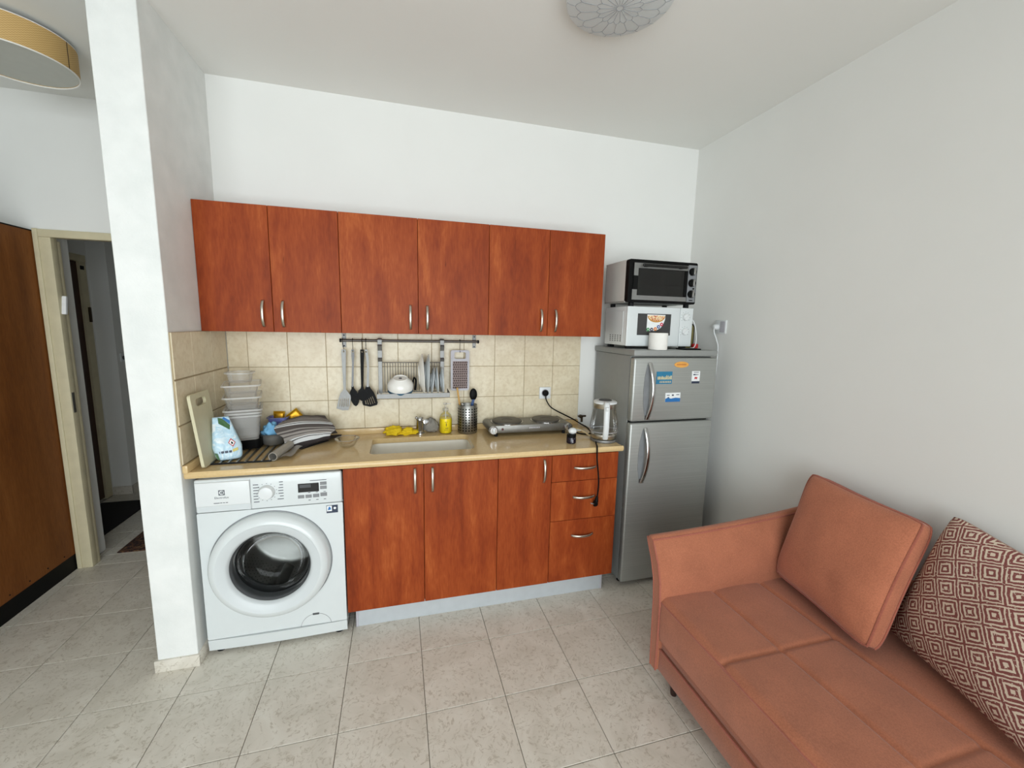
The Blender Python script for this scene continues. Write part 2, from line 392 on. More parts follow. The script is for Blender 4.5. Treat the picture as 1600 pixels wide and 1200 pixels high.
# ------------------------------------------------------------------ room shell
H, W, ZF = 2.731, 2.844, -.004
fl = struct(bx('floor', 'grout', None, -1.75, 2.95, -4.75, 3.3, -.10, ZF, smooth=0, origin=(0, 0, 0)))
struct(bx('ceiling', 'ceiling', None, -1.75, 2.95, -4.75, 3.3, H, H+.1, smooth=0))
struct(bx('wall_back', 'wall', None, -.153, 2.95, 0, .68, ZF, H, smooth=0))
struct(bx('wall_right', 'wall', None, W, 2.95, -4.5, 0, ZF, H, smooth=0))
struct(bx('wall_left', 'wall', None, -1.75, -1.65, -4.5, .47, ZF, H, smooth=0))
# partition stub in rough plaster beside the kitchen
def wob(x, y, z): return .003*noise.noise(Vector((x*6, y*6+3, z*2.2)))
mb = MB(); n = 44
def prow(k):
    z = ZF + (H-ZF)*k/n
    return [(-.153+wob(0, 0, z), -.553, z), (-.153+.003+wob(0, 0, z), -.556, z), (-.0025+wob(1, 0, z)*.5, -.556, z), (wob(1, 0, z)*.5, -.5535, z), (0, 0, z), (-.153, 0, z)]
mb.ring_loft([prow(k) for k in range(n+1)]); struct(mb.build('wall_partition', 'stucco', smooth=30))
struct(MB().box(-.163, .008, -.566, -.553, 0, .056, .002).box(-.006, .009, -.554, -.02, 0, .056, .002).box(-.163, -.153, -.554, .46, 0, .056, .002).build('baseboard_partition', 'floor_tile', smooth=30))
# doorway wall: piers and lintel round the opening
struct(MB().box(-1.65, -1.035, .47, .68, ZF, H).box(-.22, -.153, .47, .68, ZF, H).box(-1.035, -.22, .47, .68, 2.018, H).build('wall_doorway', 'wall', smooth=0))
# wall behind the camera with the window opening
struct(MB().box(-1.75, -1.1, -4.62, -4.5, ZF, H).box(2.5, 2.95, -4.62, -4.5, ZF, H).box(-1.1, 2.5, -4.62, -4.5, ZF, .12).box(-1.1, 2.5, -4.62, -4.5, 2.52, H).build('wall_front', 'wall', smooth=0))
wn = bpy.data.objects.new('window_1', None); COL.objects.link(wn); wn.location = (.7, -4.56, .12); WL['window_1'] = Vector(wn.location); struct(wn)
WX0, WX1, WZ0, WZ1 = -1.1, 2.5, .12, 2.52
MB().box(WX0, WX0+.06, -4.6, -4.53, WZ0, WZ1).box(WX1-.06, WX1, -4.6, -4.53, WZ0, WZ1).box(WX0+.06, WX1-.06, -4.6, -4.53, WZ0, WZ0+.06).box(WX0+.06, WX1-.06, -4.6, -4.53, WZ1-.06, WZ1).box(.67, .73, -4.6, -4.53, WZ0+.06, WZ1-.06).build('window_frame', 'white_plastic', wn, smooth=0)
for x0, x1 in ((WX0+.06, .67), (.73, WX1-.06)): bx('pane', 'pane', wn, x0, x1, -4.57, -4.566, WZ0+.06, WZ1-.06, smooth=0)
# hall beyond the doorway
struct(MB().box(-1.75, -1.55, .68, .90, ZF, H).box(-1.75, -1.55, 1.70, 1.72, ZF, H).box(-1.75, -1.55, .90, 1.70, 2.03, H).box(-1.75, -1.42, 1.72, 3.2, ZF, H).build('wall_hall_left', 'wall', smooth=0))
struct(bx('wall_hall_far', 'wall', None, -1.75, -.1, 3.2, 3.3, ZF, H, smooth=0))
struct(bx('wall_hall_right', 'wall', None, -.153, -.05, .68, 3.2, ZF, H, smooth=0))
struct(MB().box(-1.42, -1.408, 1.71, 3.19, 0, .07).box(-1.548, -1.408, 1.705, 1.72, 0, .07).box(-1.53, -1.04, .68, .692, 0, .07).build('baseboard_hall', 'floor_tile', smooth=0))

# floor tiles, one object each (grid measured from the photo)
S, TX, TY, TH = .3287, .3175, -.7163, .0063
ct, sn = math.cos(TH), math.sin(TH)
rooms = ((-1.645, 2.842, -4.49, .468), (-1.03, -.225, .468, .68), (-1.545, -.156, .68, 3.18))
def tile_mesh(x0, x1, y0, y1):
    g = .0013; return MB().box(x0+g, x1-g, y0+g, y1-g, ZF-.002, 0, .0012, 1)
full = None; ntile = 0
for j in range(-13, 12):
    for i in range(-8, 9):
        gx, gy = TX+i*S*ct-j*S*sn, TY+i*S*sn+j*S*ct
        for a0, a1, b0, b1 in rooms:
            x0, x1, y0, y1 = max(gx, a0), min(gx+S, a1), max(gy, b0), min(gy+S, b1)
            if x1-x0 < .02 or y1-y0 < .02 or gy < -4.4 or ntile >= 299: continue
            ntile += 1
            if (x1-x0 > S-1e-4 and y1-y0 > S-1e-4):
                if full is None:
                    full = MB().box(.0013, S-.0013, .0013, S-.0013, ZF-.002, 0, .0012, 1).build('tile', 'floor_tile', fl, smooth=30).data
                    o = [q for q in fl.children][-1]
                else:
                    o = bpy.data.objects.new('tile', full); COL.objects.link(o); o.parent = fl
                o.location = (gx, gy, 0); o.rotation_euler = (0, 0, TH)
            else:
                tile_mesh(0, x1-x0, 0, y1-y0).build('tile', 'floor_tile', fl, smooth=30, weld=False).location = (x0, y0, 0)

# splashback tiles on the back wall and on the partition's side
gb = struct(bx('trim_1', 'wall_grout', None, .010, 2.049, -.006, 0, .93, 1.491, smooth=0))
tx = [.010, .107, .302, .497, .692, .887, 1.081, 1.276, 1.469, 1.664, 1.857, 2.049]; tz = [.93, 1.100, 1.293, 1.491]
for a, b in zip(tx, tx[1:]):
    for c, d in zip(tz, tz[1:]):
        bx('tile', 'wall_tile', gb, a+.0012, b-.0012, -.0095, -.003, c+.0012, d-.0012, b=.0012, seg=1, smooth=30)
gs = struct(bx('trim_2', 'wall_grout', None, 0, .006, -.553, -.010, .93, 1.491, smooth=0))
ty = [-.553, -.388, -.193, -.010]
for a, b in zip(ty, ty[1:]):
    for c, d in zip(tz, tz[1:]):
        bx('tile', 'wall_tile', gs, .003, .0095, a+.0012, b-.0012, c+.0012+.004, d-.0012, b=.0012, seg=1, smooth=30)

# door frame of the doorway
d1 = bpy.data.objects.new('door_1', None); COL.objects.link(d1); d1.location = (-.63, .5, 0); WL['door_1'] = Vector(d1.location); struct(d1)
bx('jamb', 'cream_paint', d1, -1.030, -.972, .452, .500, 0, 1.978, b=.003); bx('jamb', 'cream_paint', d1, -.235, -.157, .452, .500, 0, 1.978, b=.003)
bx('head', 'cream_paint', d1, -1.045, -.157, .450, .500, 1.978, 2.020, b=.003)
bx('stop', 'cream_paint', d1, -1.000, -.974, .500, .525, 0, 1.965, b=.002); bx('outer_moulding', 'cream_paint', d1, -1.048, -1.024, .446, .470, 0, 2.022, b=.004)
bx('strike_plate', 'steel', d1, -.973, -.9705, .46, .48, .98, 1.10)
# dark entrance door in the hall's left wall
d2 = bpy.data.objects.new('door_2', None); COL.objects.link(d2); d2.location = (-1.6, 1.25, 0); WL['door_2'] = Vector(d2.location); struct(d2)
bx('door_leaf', 'dark_door', d2, -1.605, -1.565, .95, 1.625, .01, 1.975, b=.002)
bx('jamb', 'cream_paint', d2, -1.66, -1.535, .90, .95, 0, 2.03, b=.003); bx('jamb', 'cream_paint', d2, -1.66, -1.548, 1.625, 1.70, 0, 2.03, b=.003); bx('head', 'cream_paint', d2, -1.66, -1.545, .90, 1.70, 1.978, 2.03, b=.003)
bx('latch_plate', 'black_plastic', d2, -1.549, -1.545, 1.632, 1.672, 1.915, 1.945)
MB().cyl((-1.567, 1.47, 1.0), (-1.53, 1.47, 1.0), .009).cyl((-1.535, 1.36, 1.0), (-1.535, 1.475, 1.0), .009).build('handle', 'brass_dark', d2)
tag(bx('mezuzah', 'mezuzah', None, -.9725, -.952, .462, .480, 1.555, 1.66, b=.003), 'white slim mezuzah case fixed at a slant on the cream door frame', 'mezuzah').rotation_euler = (math.radians(-10), 0, 0)
tag(bx('mezuzah', 'brass_dark', None, -1.549, -1.536, 1.665, 1.685, 1.50, 1.62, b=.002), 'dull gold mezuzah case on the dark hall door post', 'mezuzah')
k = thing('wall_socket', (-1.42, 1.80, 1.20), 'small white wall socket in the dim hall beyond the doorway', 'socket')
bx('plate', 'white_plastic', k, -1.42, -1.41, 1.755, 1.845, 1.165, 1.24, b=.003); MB().cyl((-1.41, 1.785, 1.2), (-1.40, 1.785, 1.2), .017).build('outlet', 'dark_grey', k); MB().cyl((-1.41, 1.825, 1.2), (-1.40, 1.825, 1.2), .012).build('switch', 'light_grey', k)
tag(bx('door_mat', 'black_mat', None, -1.53, -1.16, .80, 1.52, .0, .008, b=.003), 'plain black mat in front of the dark hall door', 'mat')
tag(bx('rug', 'rug', None, -.93, -.30, .60, 1.20, .0, .008, b=.003), 'brown patterned rug lying just inside the doorway', 'rug')

# wardrobe with nailed back panel facing the corridor
wd = thing('wardrobe', (-1.35, .1, 0), 'tall brown wood veneer wardrobe with black plinth left of the doorway', 'wardrobe')
bx('side_panel', 'wardrobe', wd, -1.066, -1.052, -.55, .469, .10, 2.005, smooth=0)
bx('plinth', 'black_plastic', wd, -1.60, -1.052, -.55, .469, 0, .10, smooth=0)
bx('carcass', 'wardrobe', wd, -1.62, -1.066, -.55, .45, .10, 2.005, smooth=0)
bx('top_edge', 'black_plastic', wd, -1.62, -1.050, -.55, .469, 2.005, 2.012, smooth=0)
for q in (-.40, -.20, 0.01, .13, .25, .37): MB().ball((-1.052, q, .125), .004, seg=8).build('nail', 'black_plastic', wd)

# ------------------------------------------------------------------ ceiling lamps
L = thing('drum_lamp', (-.66, -.12, 2.60), 'round tan woven drum lamp on the ceiling above the wardrobe corner', 'lamp')
c = Vector((-.66, -.12, 0))
mb = MB(); mb.surf(lambda u, v: c+Vector((.200*math.cos(2*PI*u), .200*math.sin(2*PI*u), 2.602+.108*v)), 64, 1); mb.surf(lambda u, v: c+Vector((.197*math.cos(2*PI*u), .197*math.sin(2*PI*u), 2.602+.108*v)), 64, 1); mb.build('shade', 'shade', L, weld=False, recalc=False)
MB().tube([c+Vector((.1985*math.cos(2*PI*i/64), .1985*math.sin(2*PI*i/64), 2.602)) for i in range(64)], .003, 6, True).tube([c+Vector((.1985*math.cos(2*PI*i/64), .1985*math.sin(2*PI*i/64), 2.711)) for i in range(64)], .0025, 6, True).build('hem', 'white_matt', L)
MB().lathe([(.0001, 2.606), (.196, 2.606), (.196, 2.612), (.0001, 2.612)], c, 64).build('diffuser', 'diffuser', L)
MB().lathe([(.0001, H), (.05, H), (.05, 2.69), (.19, 2.69), (.19, 2.685), (.0001, 2.685)], c, 40).build('mount', 'white_plastic', L)
a = -.06; MB().strap([c+Vector((.2005*math.cos(a), .2005*math.sin(a), z)) for z in (2.604, 2.709)], (-math.sin(a), math.cos(a), 0), .003, .001).build('seam', 'dark_leg', L)

L = thing('ceiling_lamp', (1.665, -1.05, 2.66), 'round frosted glass ceiling lamp with a petal pattern', 'lamp')
c = Vector((1.665, -1.05, 0)); RL = .189; DL = .030
def dome(r): q = min(r/RL, 1); return 2.690-DL*(max(0, 1-q**2.6))**.6
MB().lathe([(RL-.03, H-.004), (RL-.012, H-.018), (RL, 2.700)]+[(RL*q, dome(RL*q)) for q in (.995, .97, .93, .86, .76, .64, .5, .36, .22, .1, .0005)], c, 64).build('shade', 'lamp_glass', L)
MB().lathe([(RL-.05, H), (RL-.028, H), (RL-.028, H-.008), (RL-.05, H-.008)], c, 64).build('base_ring', 'white_plastic', L)
M['petal'] = plain('petal_line', (150, 152, 156), .4)
mb = MB(); n = 18
def onp(r, a): return c+Vector((r*math.cos(a), r*math.sin(a), dome(r)-.0006))
for i in range(n):
    a = 2*PI*i/n
    mb.tube([onp(.012+.055*q, a) for q in (0, .25, .5, .75, 1)], .0009, 4)
    for sgn in (1, -1): mb.tube([onp(.067+.013*math.sin(q*PI/2), a+sgn*(PI/n)*q) for q in (0, .3, .6, .85, 1)], .0009, 4)
    b = a+PI/n
    mb.tube([onp(.080+.055*q, b) for q in (0, .25, .5, .75, 1)], .0009, 4)
    for sgn in (1, -1): mb.tube([onp(.135+.02*math.sin(q*PI/2), b+sgn*(PI/n)*q) for q in (0, .3, .6, .85, 1)], .0009, 4)
    mb.tube([onp(.155+.03*q, a) for q in (0, .5, 1)], .0008, 4)
mb.tube([onp(.012, 2*PI*i/24) for i in range(24)], .0009, 4, True)
mb.build('petal_lines', 'petal', L)

# ------------------------------------------------------------------ cabinets
def bow(p, out, along, Ln, parent, wax=None):
    """bow handle: centre p on the front, bulging along out"""
    p, out, along = Vector(p), Vector(out), Vector(along)
    pts = [p + along*(Ln/2*t_) + out*(.004+.022*(1-abs(t_)**2.6)) for t_ in [i/10-1 for i in range(21)]]
    wax = out.cross(along)
    mb = MB().strap([p+along*(-Ln/2)]+pts+[p+along*(Ln/2)], wax, .0125, .006)
    mb.build('handle', 'nickel', parent, smooth=50)

UY, UB, UT = -.2626, 1.491, 2.0799
def upper(x0, xm, x1, label):
    c = thing('wall_cabinet', ((x0+x1)/2, -.13, UB), label, 'cabinet', 'cherry wall cabinets')
    bx('carcass', 'cherry', c, x0+.002, x1-.002, UY+.021, -.001, UB+.001, UT-.001, smooth=0)
    for a, b, hx in ((x0, xm, xm-.041), (xm, x1, xm+.046)):
        d = bx('door', 'cherry', c, a+.0012, b-.0012, UY, UY+.018, UB, UT, b=.0012, seg=1, smooth=30)
        bow((hx, UY, 1.579), (0, -1, 0), (0, 0, 1), .124, d)
upper(0.0, .307, .6147, 'cherry wall cabinet at the left end beside the white partition')
upper(.6147, .9953, 1.373, 'middle cherry wall cabinet above the dish rack')
upper(1.373, 1.7191, 2.0588, 'cherry wall cabinet at the right end beside the toaster oven')

BY, BT, BB = -.5185, .8594, .1188
c = thing('base_cabinet', (1.0, -.26, BB), 'wide two-door cherry base cabinet under the sink', 'cabinet', 'cherry base cabinets')
MB().box(.6282, .6462, BY+.02, -.03, BB, BT).box(1.3644, 1.3814, BY+.02, -.03, BB, BT).box(.6462, 1.3644, BY+.02, -.03, BB, BB+.018).box(.6462, 1.3644, -.045, -.03, BB+.018, BT).build('carcass', 'cherry', c, smooth=0)
for a, b, hx in ((.6282, 1.0028, .960), (1.0028, 1.3824, 1.045)):
    d = bx('door', 'cherry', c, a+.0012, b-.0012, BY, BY+.018, BB, BT, b=.0012, seg=1, smooth=30)
    bow((hx, BY, .778), (0, -1, 0), (0, 0, 1), .126, d)
c = thing('base_cabinet', (1.53, -.26, BB), 'narrow single-door cherry base cabinet left of the drawers', 'cabinet', 'cherry base cabinets')
bx('carcass', 'cherry', c, 1.3834, 1.6787, BY+.02, -.03, BB, BT, smooth=0)
d = bx('door', 'cherry', c, 1.3836, 1.6785, BY, BY+.018, BB, BT, b=.0012, seg=1, smooth=30)
bow((1.634, BY, .778), (0, -1, 0), (0, 0, 1), .126, d)
c = thing('drawer_cabinet', (1.88, -.26, BB), 'cherry base cabinet with three drawers beside the fridge', 'cabinet', 'cherry base cabinets')
bx('carcass', 'cherry', c, 1.6807, 2.0755, BY+.02, -.03, BB, BT, smooth=0)
for z0, z1, hz in ((.7075, BT, .784), (.481, .7075, .615), (BB, .481, .389)):
    d = bx('drawer', 'cherry', c, 1.6812, 2.0755, BY, BY+.018, z0+.0012, z1-.0012, b=.0012, seg=1, smooth=30)
    bow((1.874, BY, hz), (0, -1, 0), (1, 0, 0), .128, d)
k = thing('kick_board', (1.35, -.46, 0), 'pale aluminium kick board under the cherry base cabinets', 'kick board')
M['kick'] = plain('kick_board_alu', (196, 202, 206), .45, .25, var=.03)
bx('board', 'kick', k, .667, 2.033, -.470, -.455, .0, .117, b=.001, seg=1); bx('end_cap', 'light_grey', k, .660, .672, -.473, -.453, 0, .117, b=.001, seg=1); bx('end_cap', 'light_grey', k, 2.028, 2.040, -.473, -.453, 0, .117, b=.001, seg=1)

# worktop with a sink cut-out
CF, CZ, CT = -.537, .895, .866
SX0, SX1, SY0, SY1 = .742, 1.278, -.424, -.132
wt = thing('worktop', (1.05, -.27, CT), 'beige polished stone worktop with rounded front edge and low upstand', 'worktop')
hole = rrect(SX0, SX1, SY0, SY1, .03)
mb = MB().prism([(.0, CF+.014), (2.090, CF+.014), (2.090, -.001), (.0, -.001)], 'z', CT, CZ, [hole])
nz = [(-.006, 0), (-.001, .008), (0, .0145), (-.001, .021), (-.006, .029)]
prof = [(CF+.014, CT)]+[(CF-dy_, CT+dz_) for dy_, dz_ in nz]+[(CF+.014, CZ)]
mb.ring_loft([[(x, y, z) for y, z in prof] for x in (.0, 2.096)])
mb.build('slab', 'worktop', wt, smooth=40)
bx('upstand', 'worktop', wt, .02, 2.050, -.020, -.001, CZ, .929, b=.002); bx('upstand', 'worktop', wt, .0005, .020, -.545, -.001, CZ, .929, b=.002)
sk = thing('sink', (1.01, -.28, .70), 'cream white undermount kitchen sink in the stone worktop', 'sink')
def rr3(x0, x1, y0, y1, r, z): return [(p[0], p[1], z) for p in rrect(x0, x1, y0, y1, r)]
MB().ring_loft([rr3(SX0-.02, SX1+.02, SY0-.02, SY1+.02, .04, CT-.001), rr3(SX0-.003, SX1+.003, SY0-.003, SY1+.003, .03, CT-.002), rr3(SX0+.002, SX1-.002, SY0+.002, SY1-.002, .035, CT-.03), rr3(SX0+.012, SX1-.012, SY0+.012, SY1-.012, .05, CT-.135), rr3(SX0+.03, SX1-.03, SY0+.03, SY1-.03, .05, CT-.15)], False, True).build('basin', 'sink', sk, smooth=50)
MB().lathe([(.0001, .7185), (.035, .7185), (.04, .7175), (.04, .716)], (1.01, -.28, 0), 24).build('drain', 'steel', sk)

# ------------------------------------------------------------------ washing machine
wm = thing('washing_machine', (.32, -.26, 0), 'white front-loading washing machine under the worktop left end', 'washing machine')
x0, x1, fy, zt = .022, .622, -.509, .850
dc = (.308, .424)
MB().box(x0, x0+.012, fy+.02, -.03, .02, zt).box(x1-.012, x1, fy+.02, -.03, .02, zt).box(x0, x1, fy+.02, -.03, zt-.012, zt).box(x0, x1, -.042, -.03, .02, zt).box(x0, x1, fy+.02, -.03, .02, .032).build('cabinet', 'white_enamel', wm, smooth=0)
MB().prism(rrect(x0, x1, .078, .695, .006), 'y', fy, fy+.022, [circ(dc, .205, 48)]).build('front_panel', 'white_enamel', wm, smooth=30)
mb = MB(); n = 12
mb.ring_loft([[(x0+(x1-x0)*i/n, fy+.022, .018), (x0+(x1-x0)*i/n, fy-.008*(1-(2*i/n-1)**2)+.006, .020), (x0+(x1-x0)*i/n, fy-.010*(1-(2*i/n-1)**2), .0755), (x0+(x1-x0)*i/n, fy+.022, .0755)] for i in range(n+1)]); mb.build('kick_panel', 'white_enamel', wm)
MB().box(x0, x1, fy-.004, fy+.022, .697, zt, .008, 3).build('control_panel', 'white_enamel', wm)
dw = bx('detergent_drawer', 'white_plastic', wm, x0+.004, .238, fy-.010, fy-.002, .728, .838, b=.004, seg=3)
MB().prism([(.03, .728), (.236, .728), (.236, .700), (.05, .704)], 'y', fy-.006, fy-.0042).build('drawer_grip', 'bezel', dw)
bx('groove', 'mid_grey', wm, .2385, .240, fy-.0046, fy-.003, .699, .842, smooth=0)
# emblem and maker's lettering
mb = MB(); s = .012; e = (.128, .789)
mb.prism([(e[0]-s, e[1]-s), (e[0]+s, e[1]-s), (e[0]+s, e[1]+s), (e[0]-s, e[1]+s)], 'y', fy-.0108, fy-.0098, [circ(e, s*.82, 16)])
mb.prism([(e[0]-s*.55, e[1]), (e[0]+s*.05, e[1]+s*.55), (e[0]+s*.05, e[1]-s*.55)], 'y', fy-.0108, fy-.0098).prism([(e[0]+s*.2, e[1]+s*.62), (e[0]+s*.55, e[1]+s*.35), (e[0]+s*.55, e[1]-s*.35), (e[0]+s*.2, e[1]-s*.62)], 'y', fy-.0108, fy-.0098)
mb.build('emblem', 'print_grey', dw)
text('Electrolux', .0135, 'print_grey', dw, (.127, fy-.0102, .766))
mb = MB()
for a, b in ((.095, .118), (.120, .128), (.131, .138), (.141, .15)): mb.box(a, b, fy-.0104, fy-.0098, .7405, .7435)
mb.build('fine_print', 'print_grey', dw, smooth=0)
k = MB().lathe_ax([(.034, 0), (.034, .004), (.030, .012), (.028, .020), (.022, .022), (.0001, .022)], (.304, fy-.004, .774), (0, -1, 0), 40).build('dial', 'white_plastic', wm)
mb = MB()
for i in range(7):
    z = .812-.0135*i
    mb.box(.250, .250+random.uniform(.018, .028), fy-.0047, fy-.0038, z-.0018, z+.0018); mb.box(.372-random.uniform(.014, .028), .372, fy-.0047, fy-.0038, z+.006-.0018, z+.006+.0018)
for i in range(14):
    a = 2*PI*i/14+.2; mb.box(.304+.041*math.cos(a)-.002, .304+.041*math.cos(a)+.002, fy-.0047, fy-.0038, .774+.041*math.sin(a)-.001, .774+.041*math.sin(a)+.001)
mb.build('programme_print', 'print_grey', wm, smooth=0)
dp = bx('display', 'black_gloss', wm, .433, .522, fy-.006, fy-.003, .760, .802, b=.001, seg=1)
bx('digits', 'dark_grey', dp, .440, .488, fy-.0064, fy-.0058, .782, .798, smooth=0)
for a, b, cc, dd in ((.527, .556, .789, .805), (.527, .556, .769, .785), (.431, .458, .731, .747), (.463, .490, .731, .747), (.495, .522, .731, .748), (.527, .556, .734, .752)): bx('button', 'mid_grey', wm, a, b, fy-.0055, fy-.003, cc, dd, b=.001, seg=1)
mb = MB().box(.485, .556, fy-.0047, fy-.0038, .8125, .8155)
for q in (.475, .508, .541): mb.box(q, q+.010, fy-.0047, fy-.0038, .7555, .7580); mb.box(q, q+.010, fy-.0047, fy-.0038, .7185, .7215)
o_ = mb.build('button_print', 'print_grey', wm, smooth=0); o_['kind'] = 'stuff'
st_ = bx('energy_sticker', 'navy', wm, .550, .600, fy-.0015, fy+.001, .646, .684, smooth=0)
bx('sticker_panel', 'card_white', st_, .552, .574, fy-.002, fy-.001, .655, .682, smooth=0); MB().prism([(.556, .660), (.571, .664), (.566, .678), (.560, .676)], 'y', fy-.0024, fy-.0018).build('sticker_swirl', 'blue', st_); MB().prism(circ((.587, .669), .006, 10), 'y', fy-.0024, fy-.0014).build('sticker_dot', 'card_white', st_)
# round door
dr = MB().lathe_ax([(.168, .012), (.172, .034), (.180, .046), (.205, .053), (.216, .056), (.223, .054), (.240, .048), (.250, .034), (.2535, .012), (.2535, .003), (.17, .003), (.168, .012)], (dc[0], fy, dc[1]), (0, -1, 0), 72).build('door', 'white_enamel', wm, smooth=40)
MB().lathe_ax([(.1685, .030), (.1735, .0420), (.182, .0480), (.206, .0548), (.2155, .0575), (.2155, .0560), (.2055, .0525)], (dc[0], fy, dc[1]), (0, -1, 0), 72).build('bezel', 'bezel', dr, smooth=60)
MB().lathe_ax([(.1695, .026), (.163, .020), (.158, .006), (.160, -.02)], (dc[0], fy, dc[1]), (0, -1, 0), 64).build('glass_rim', 'dark_grey', dr)
MB().lathe_ax([(.165, .018), (.150, .006), (.142, -.03), (.128, -.06), (.09, -.075), (.0001, -.082)], (dc[0], fy, dc[1]), (0, -1, 0), 64).build('glass', 'porthole', dr, smooth=60)
MB().lathe_ax([(.206, -.004), (.172, -.012), (.160, -.022), (.158, -.036), (.146, -.044), (.147, -.058), (.154, -.064)], (dc[0], fy, dc[1]), (0, -1, 0), 64).build('gasket', 'black_rubber', wm, smooth=60)
dm = MB().lathe_ax([(.150, -.066), (.215, -.072), (.235, -.09), (.235, -.36), (.20, -.39), (.0001, -.395)], (dc[0], fy, dc[1]), (0, -1, 0), 64).build('drum', 'drum_steel', wm, smooth=50)
for k in range(3):
    a = .35+2*PI*k/3; ca, sa = math.cos(a), math.sin(a)
    mb = MB(); rings = []
    for q in range(9):
        y = fy+.10+.26*q/8; hh = .055*math.sin(PI*(q+.6)/9.2)**.5; rings.append([(dc[0]+ca*(.236-hh*g)-sa*(.045*(1-g**1.5)*h_), y, dc[1]+sa*(.236-hh*g)+ca*(.045*(1-g**1.5)*h_)) for g, h_ in ((0, -1), (.5, -1), (.85, -1), (1, 0), (.85, 1), (.5, 1), (0, 1))])
    mb.ring_loft(rings)  .build('drum_paddle', 'drum_steel', dm, smooth=60)
mb = MB()
for i in range(34):
    for j in range(9):
        a = -2.6+2.0*i/33; y = fy+.095+.03*j+(.015 if i % 2 else 0); r = .2342
        p = Vector((dc[0]+r*math.cos(a), y, dc[1]+r*math.sin(a))); nn = Vector((-math.cos(a), 0, -math.sin(a)))
        mb.lathe_ax([(.0028, 0), (.0001, .0002)], p, nn, 6)
ho = mb.build('drum_holes', 'black_plastic', dm, smooth=0, weld=False); ho['kind'] = 'stuff'
MB().lathe_ax([(.2545, .0005), (.2595, .0005), (.2595, -.001)], (dc[0], fy, dc[1]), (0, -1, 0), 72).build('door_gap_shade', 'mid_grey', wm)  # flat grey ring: shadow gap round the door, painted on the front panel
MB().prism(arc((.482, .066), .070, .0, PI, 24)+arc((.482, .066), .0685, PI, 0, 24), 'y', fy-.0008, fy+.002).build('filter_hatch', 'mid_grey', wm)
bx('hatch_grip', 'dark_grey', wm, .467, .497, fy-.0012, fy+.002, .128, .139, b=.002)
for a, b in ((.06, -.47), (.58, -.47), (.06, -.08), (.58, -.08)): MB().cyl((a, b, 0), (a, b, .022), .02).build('foot', 'black_rubber', wm)

# ------------------------------------------------------------------ fridge and what stands on it
fr = thing('fridge', (2.425, -.27, 0), 'silver two-door top-freezer fridge in the right corner', 'fridge')
fx0, fx1, ff = 2.150, 2.703, -.500
bx('body', 'fridge_side', fr, fx0+.006, fx1-.006, ff+.052, -.02, .03, 1.392, b=.004)
bx('top_panel', 'fridge_side', fr, fx0, fx1, ff+.004, -.012, 1.393, 1.428, b=.006, seg=3)
bx('door_seal', 'black_rubber', fr, fx0+.012, fx1-.012, ff+.040, ff+.056, .035, 1.385, smooth=0)
def fdoor(nm, z0, z1):
    return MB().box(fx0, fx1, ff, ff+.044, z0, z1, .012, 4).build(nm, 'fridge', fr, smooth=50)
fz = fdoor('freezer_door', 1.021, 1.385); fd = fdoor('fridge_door', .034, 1.012)
def fhandle(door, xa, za, xb, zb):
    n = 16; pts = []
    for i in range(n+1):
        q = i/n; s_ = math.sin(PI*q)
        pts.append((xa+(xb-xa)*q+.010*s_, ff-.006-.034*s_**.8, za+(zb-za)*q))
    MB().strap(pts, (1, 0, 0), .024, .013).build('handle', 'chrome', door, smooth=60)
    MB().prism([(xa-.022+(xb-xa)*q+dx_, za+(zb-za)*q) for q, dx_ in ((0.03, .008), (.25, -.004), (.5, -.008), (.75, -.004), (.97, .008))]+[(xa+(xb-xa)*q+.010, za+(zb-za)*q) for q in (.97, .75, .5, .25, .03)], 'y', ff-.003, ff+.001).build('handle_recess', 'mid_grey', door)
    bx('handle_end', 'dark_leg', door, xb-.012, xb+.014, ff-.010, ff, zb-.004, zb+.020, b=.002)
fhandle(fz, 2.247, 1.356, 2.250, 1.036); fhandle(fd, 2.245, .982, 2.240, .660)
MB().prism([(2.455+.047*math.cos(2*PI*i/32), 1.346+.0175*math.sin(2*PI*i/32)) for i in range(32)], 'y', ff-.003, ff+.001).build('badge', 'orange', fz)
mb = MB()
for i in range(9): mb.box(2.424+.007*i, 2.429+.007*i, ff-.0036, ff-.0028, 1.343, 1.350)
mb.build('badge_print', plain('badge_print', (190, 110, 50), .5), fz, smooth=0)
for a, b in ((2.19, -.42), (2.66, -.42), (2.19, -.06), (2.66, -.06)): MB().cyl((a, b, 0), (a, b, .032), .018).build('foot', 'black_rubber', fr)
# stickers and magnets
k = thing('fridge_magnet', (2.347, ff-.002, 1.236), 'blue seaside picture magnet on the freezer door', 'magnet')
bx('card', 'teal', k, 2.296, 2.398, ff-.003, ff-.0004, 1.236, 1.307, smooth=0)
random.seed(3); mb = MB()
for i in range(9):
    x = 2.302+.0105*i; mb.prism([(x, 1.262), (x+.010, 1.262), (x+.009, 1.275+.014*random.random()), (x+.001, 1.272+.012*random.random())], 'y', ff-.0036, ff-.0028)
mb.build('town_print', plain('town_print', (196, 186, 150), .5, var=.3, scale=200), k)
mb = MB()
for i in range(7): x = 2.318+.011*i; mb.prism([(x, 1.243), (x+.007, 1.243), (x+.006, 1.254), (x+.002, 1.252)], 'y', ff-.0036, ff-.0028)
mb.build('caption_print', plain('caption_print', (216, 196, 150), .5), k)
k = thing('fridge_magnet', (2.557, ff-.002, 1.236), 'small upright white notice magnet at the freezer door right', 'magnet')
bx('card', 'card_white', k, 2.530, 2.584, ff-.003, ff-.0004, 1.236, 1.308, smooth=0); bx('footer_print', 'navy', k, 2.530, 2.584, ff-.0034, ff-.0028, 1.236, 1.249, smooth=0)
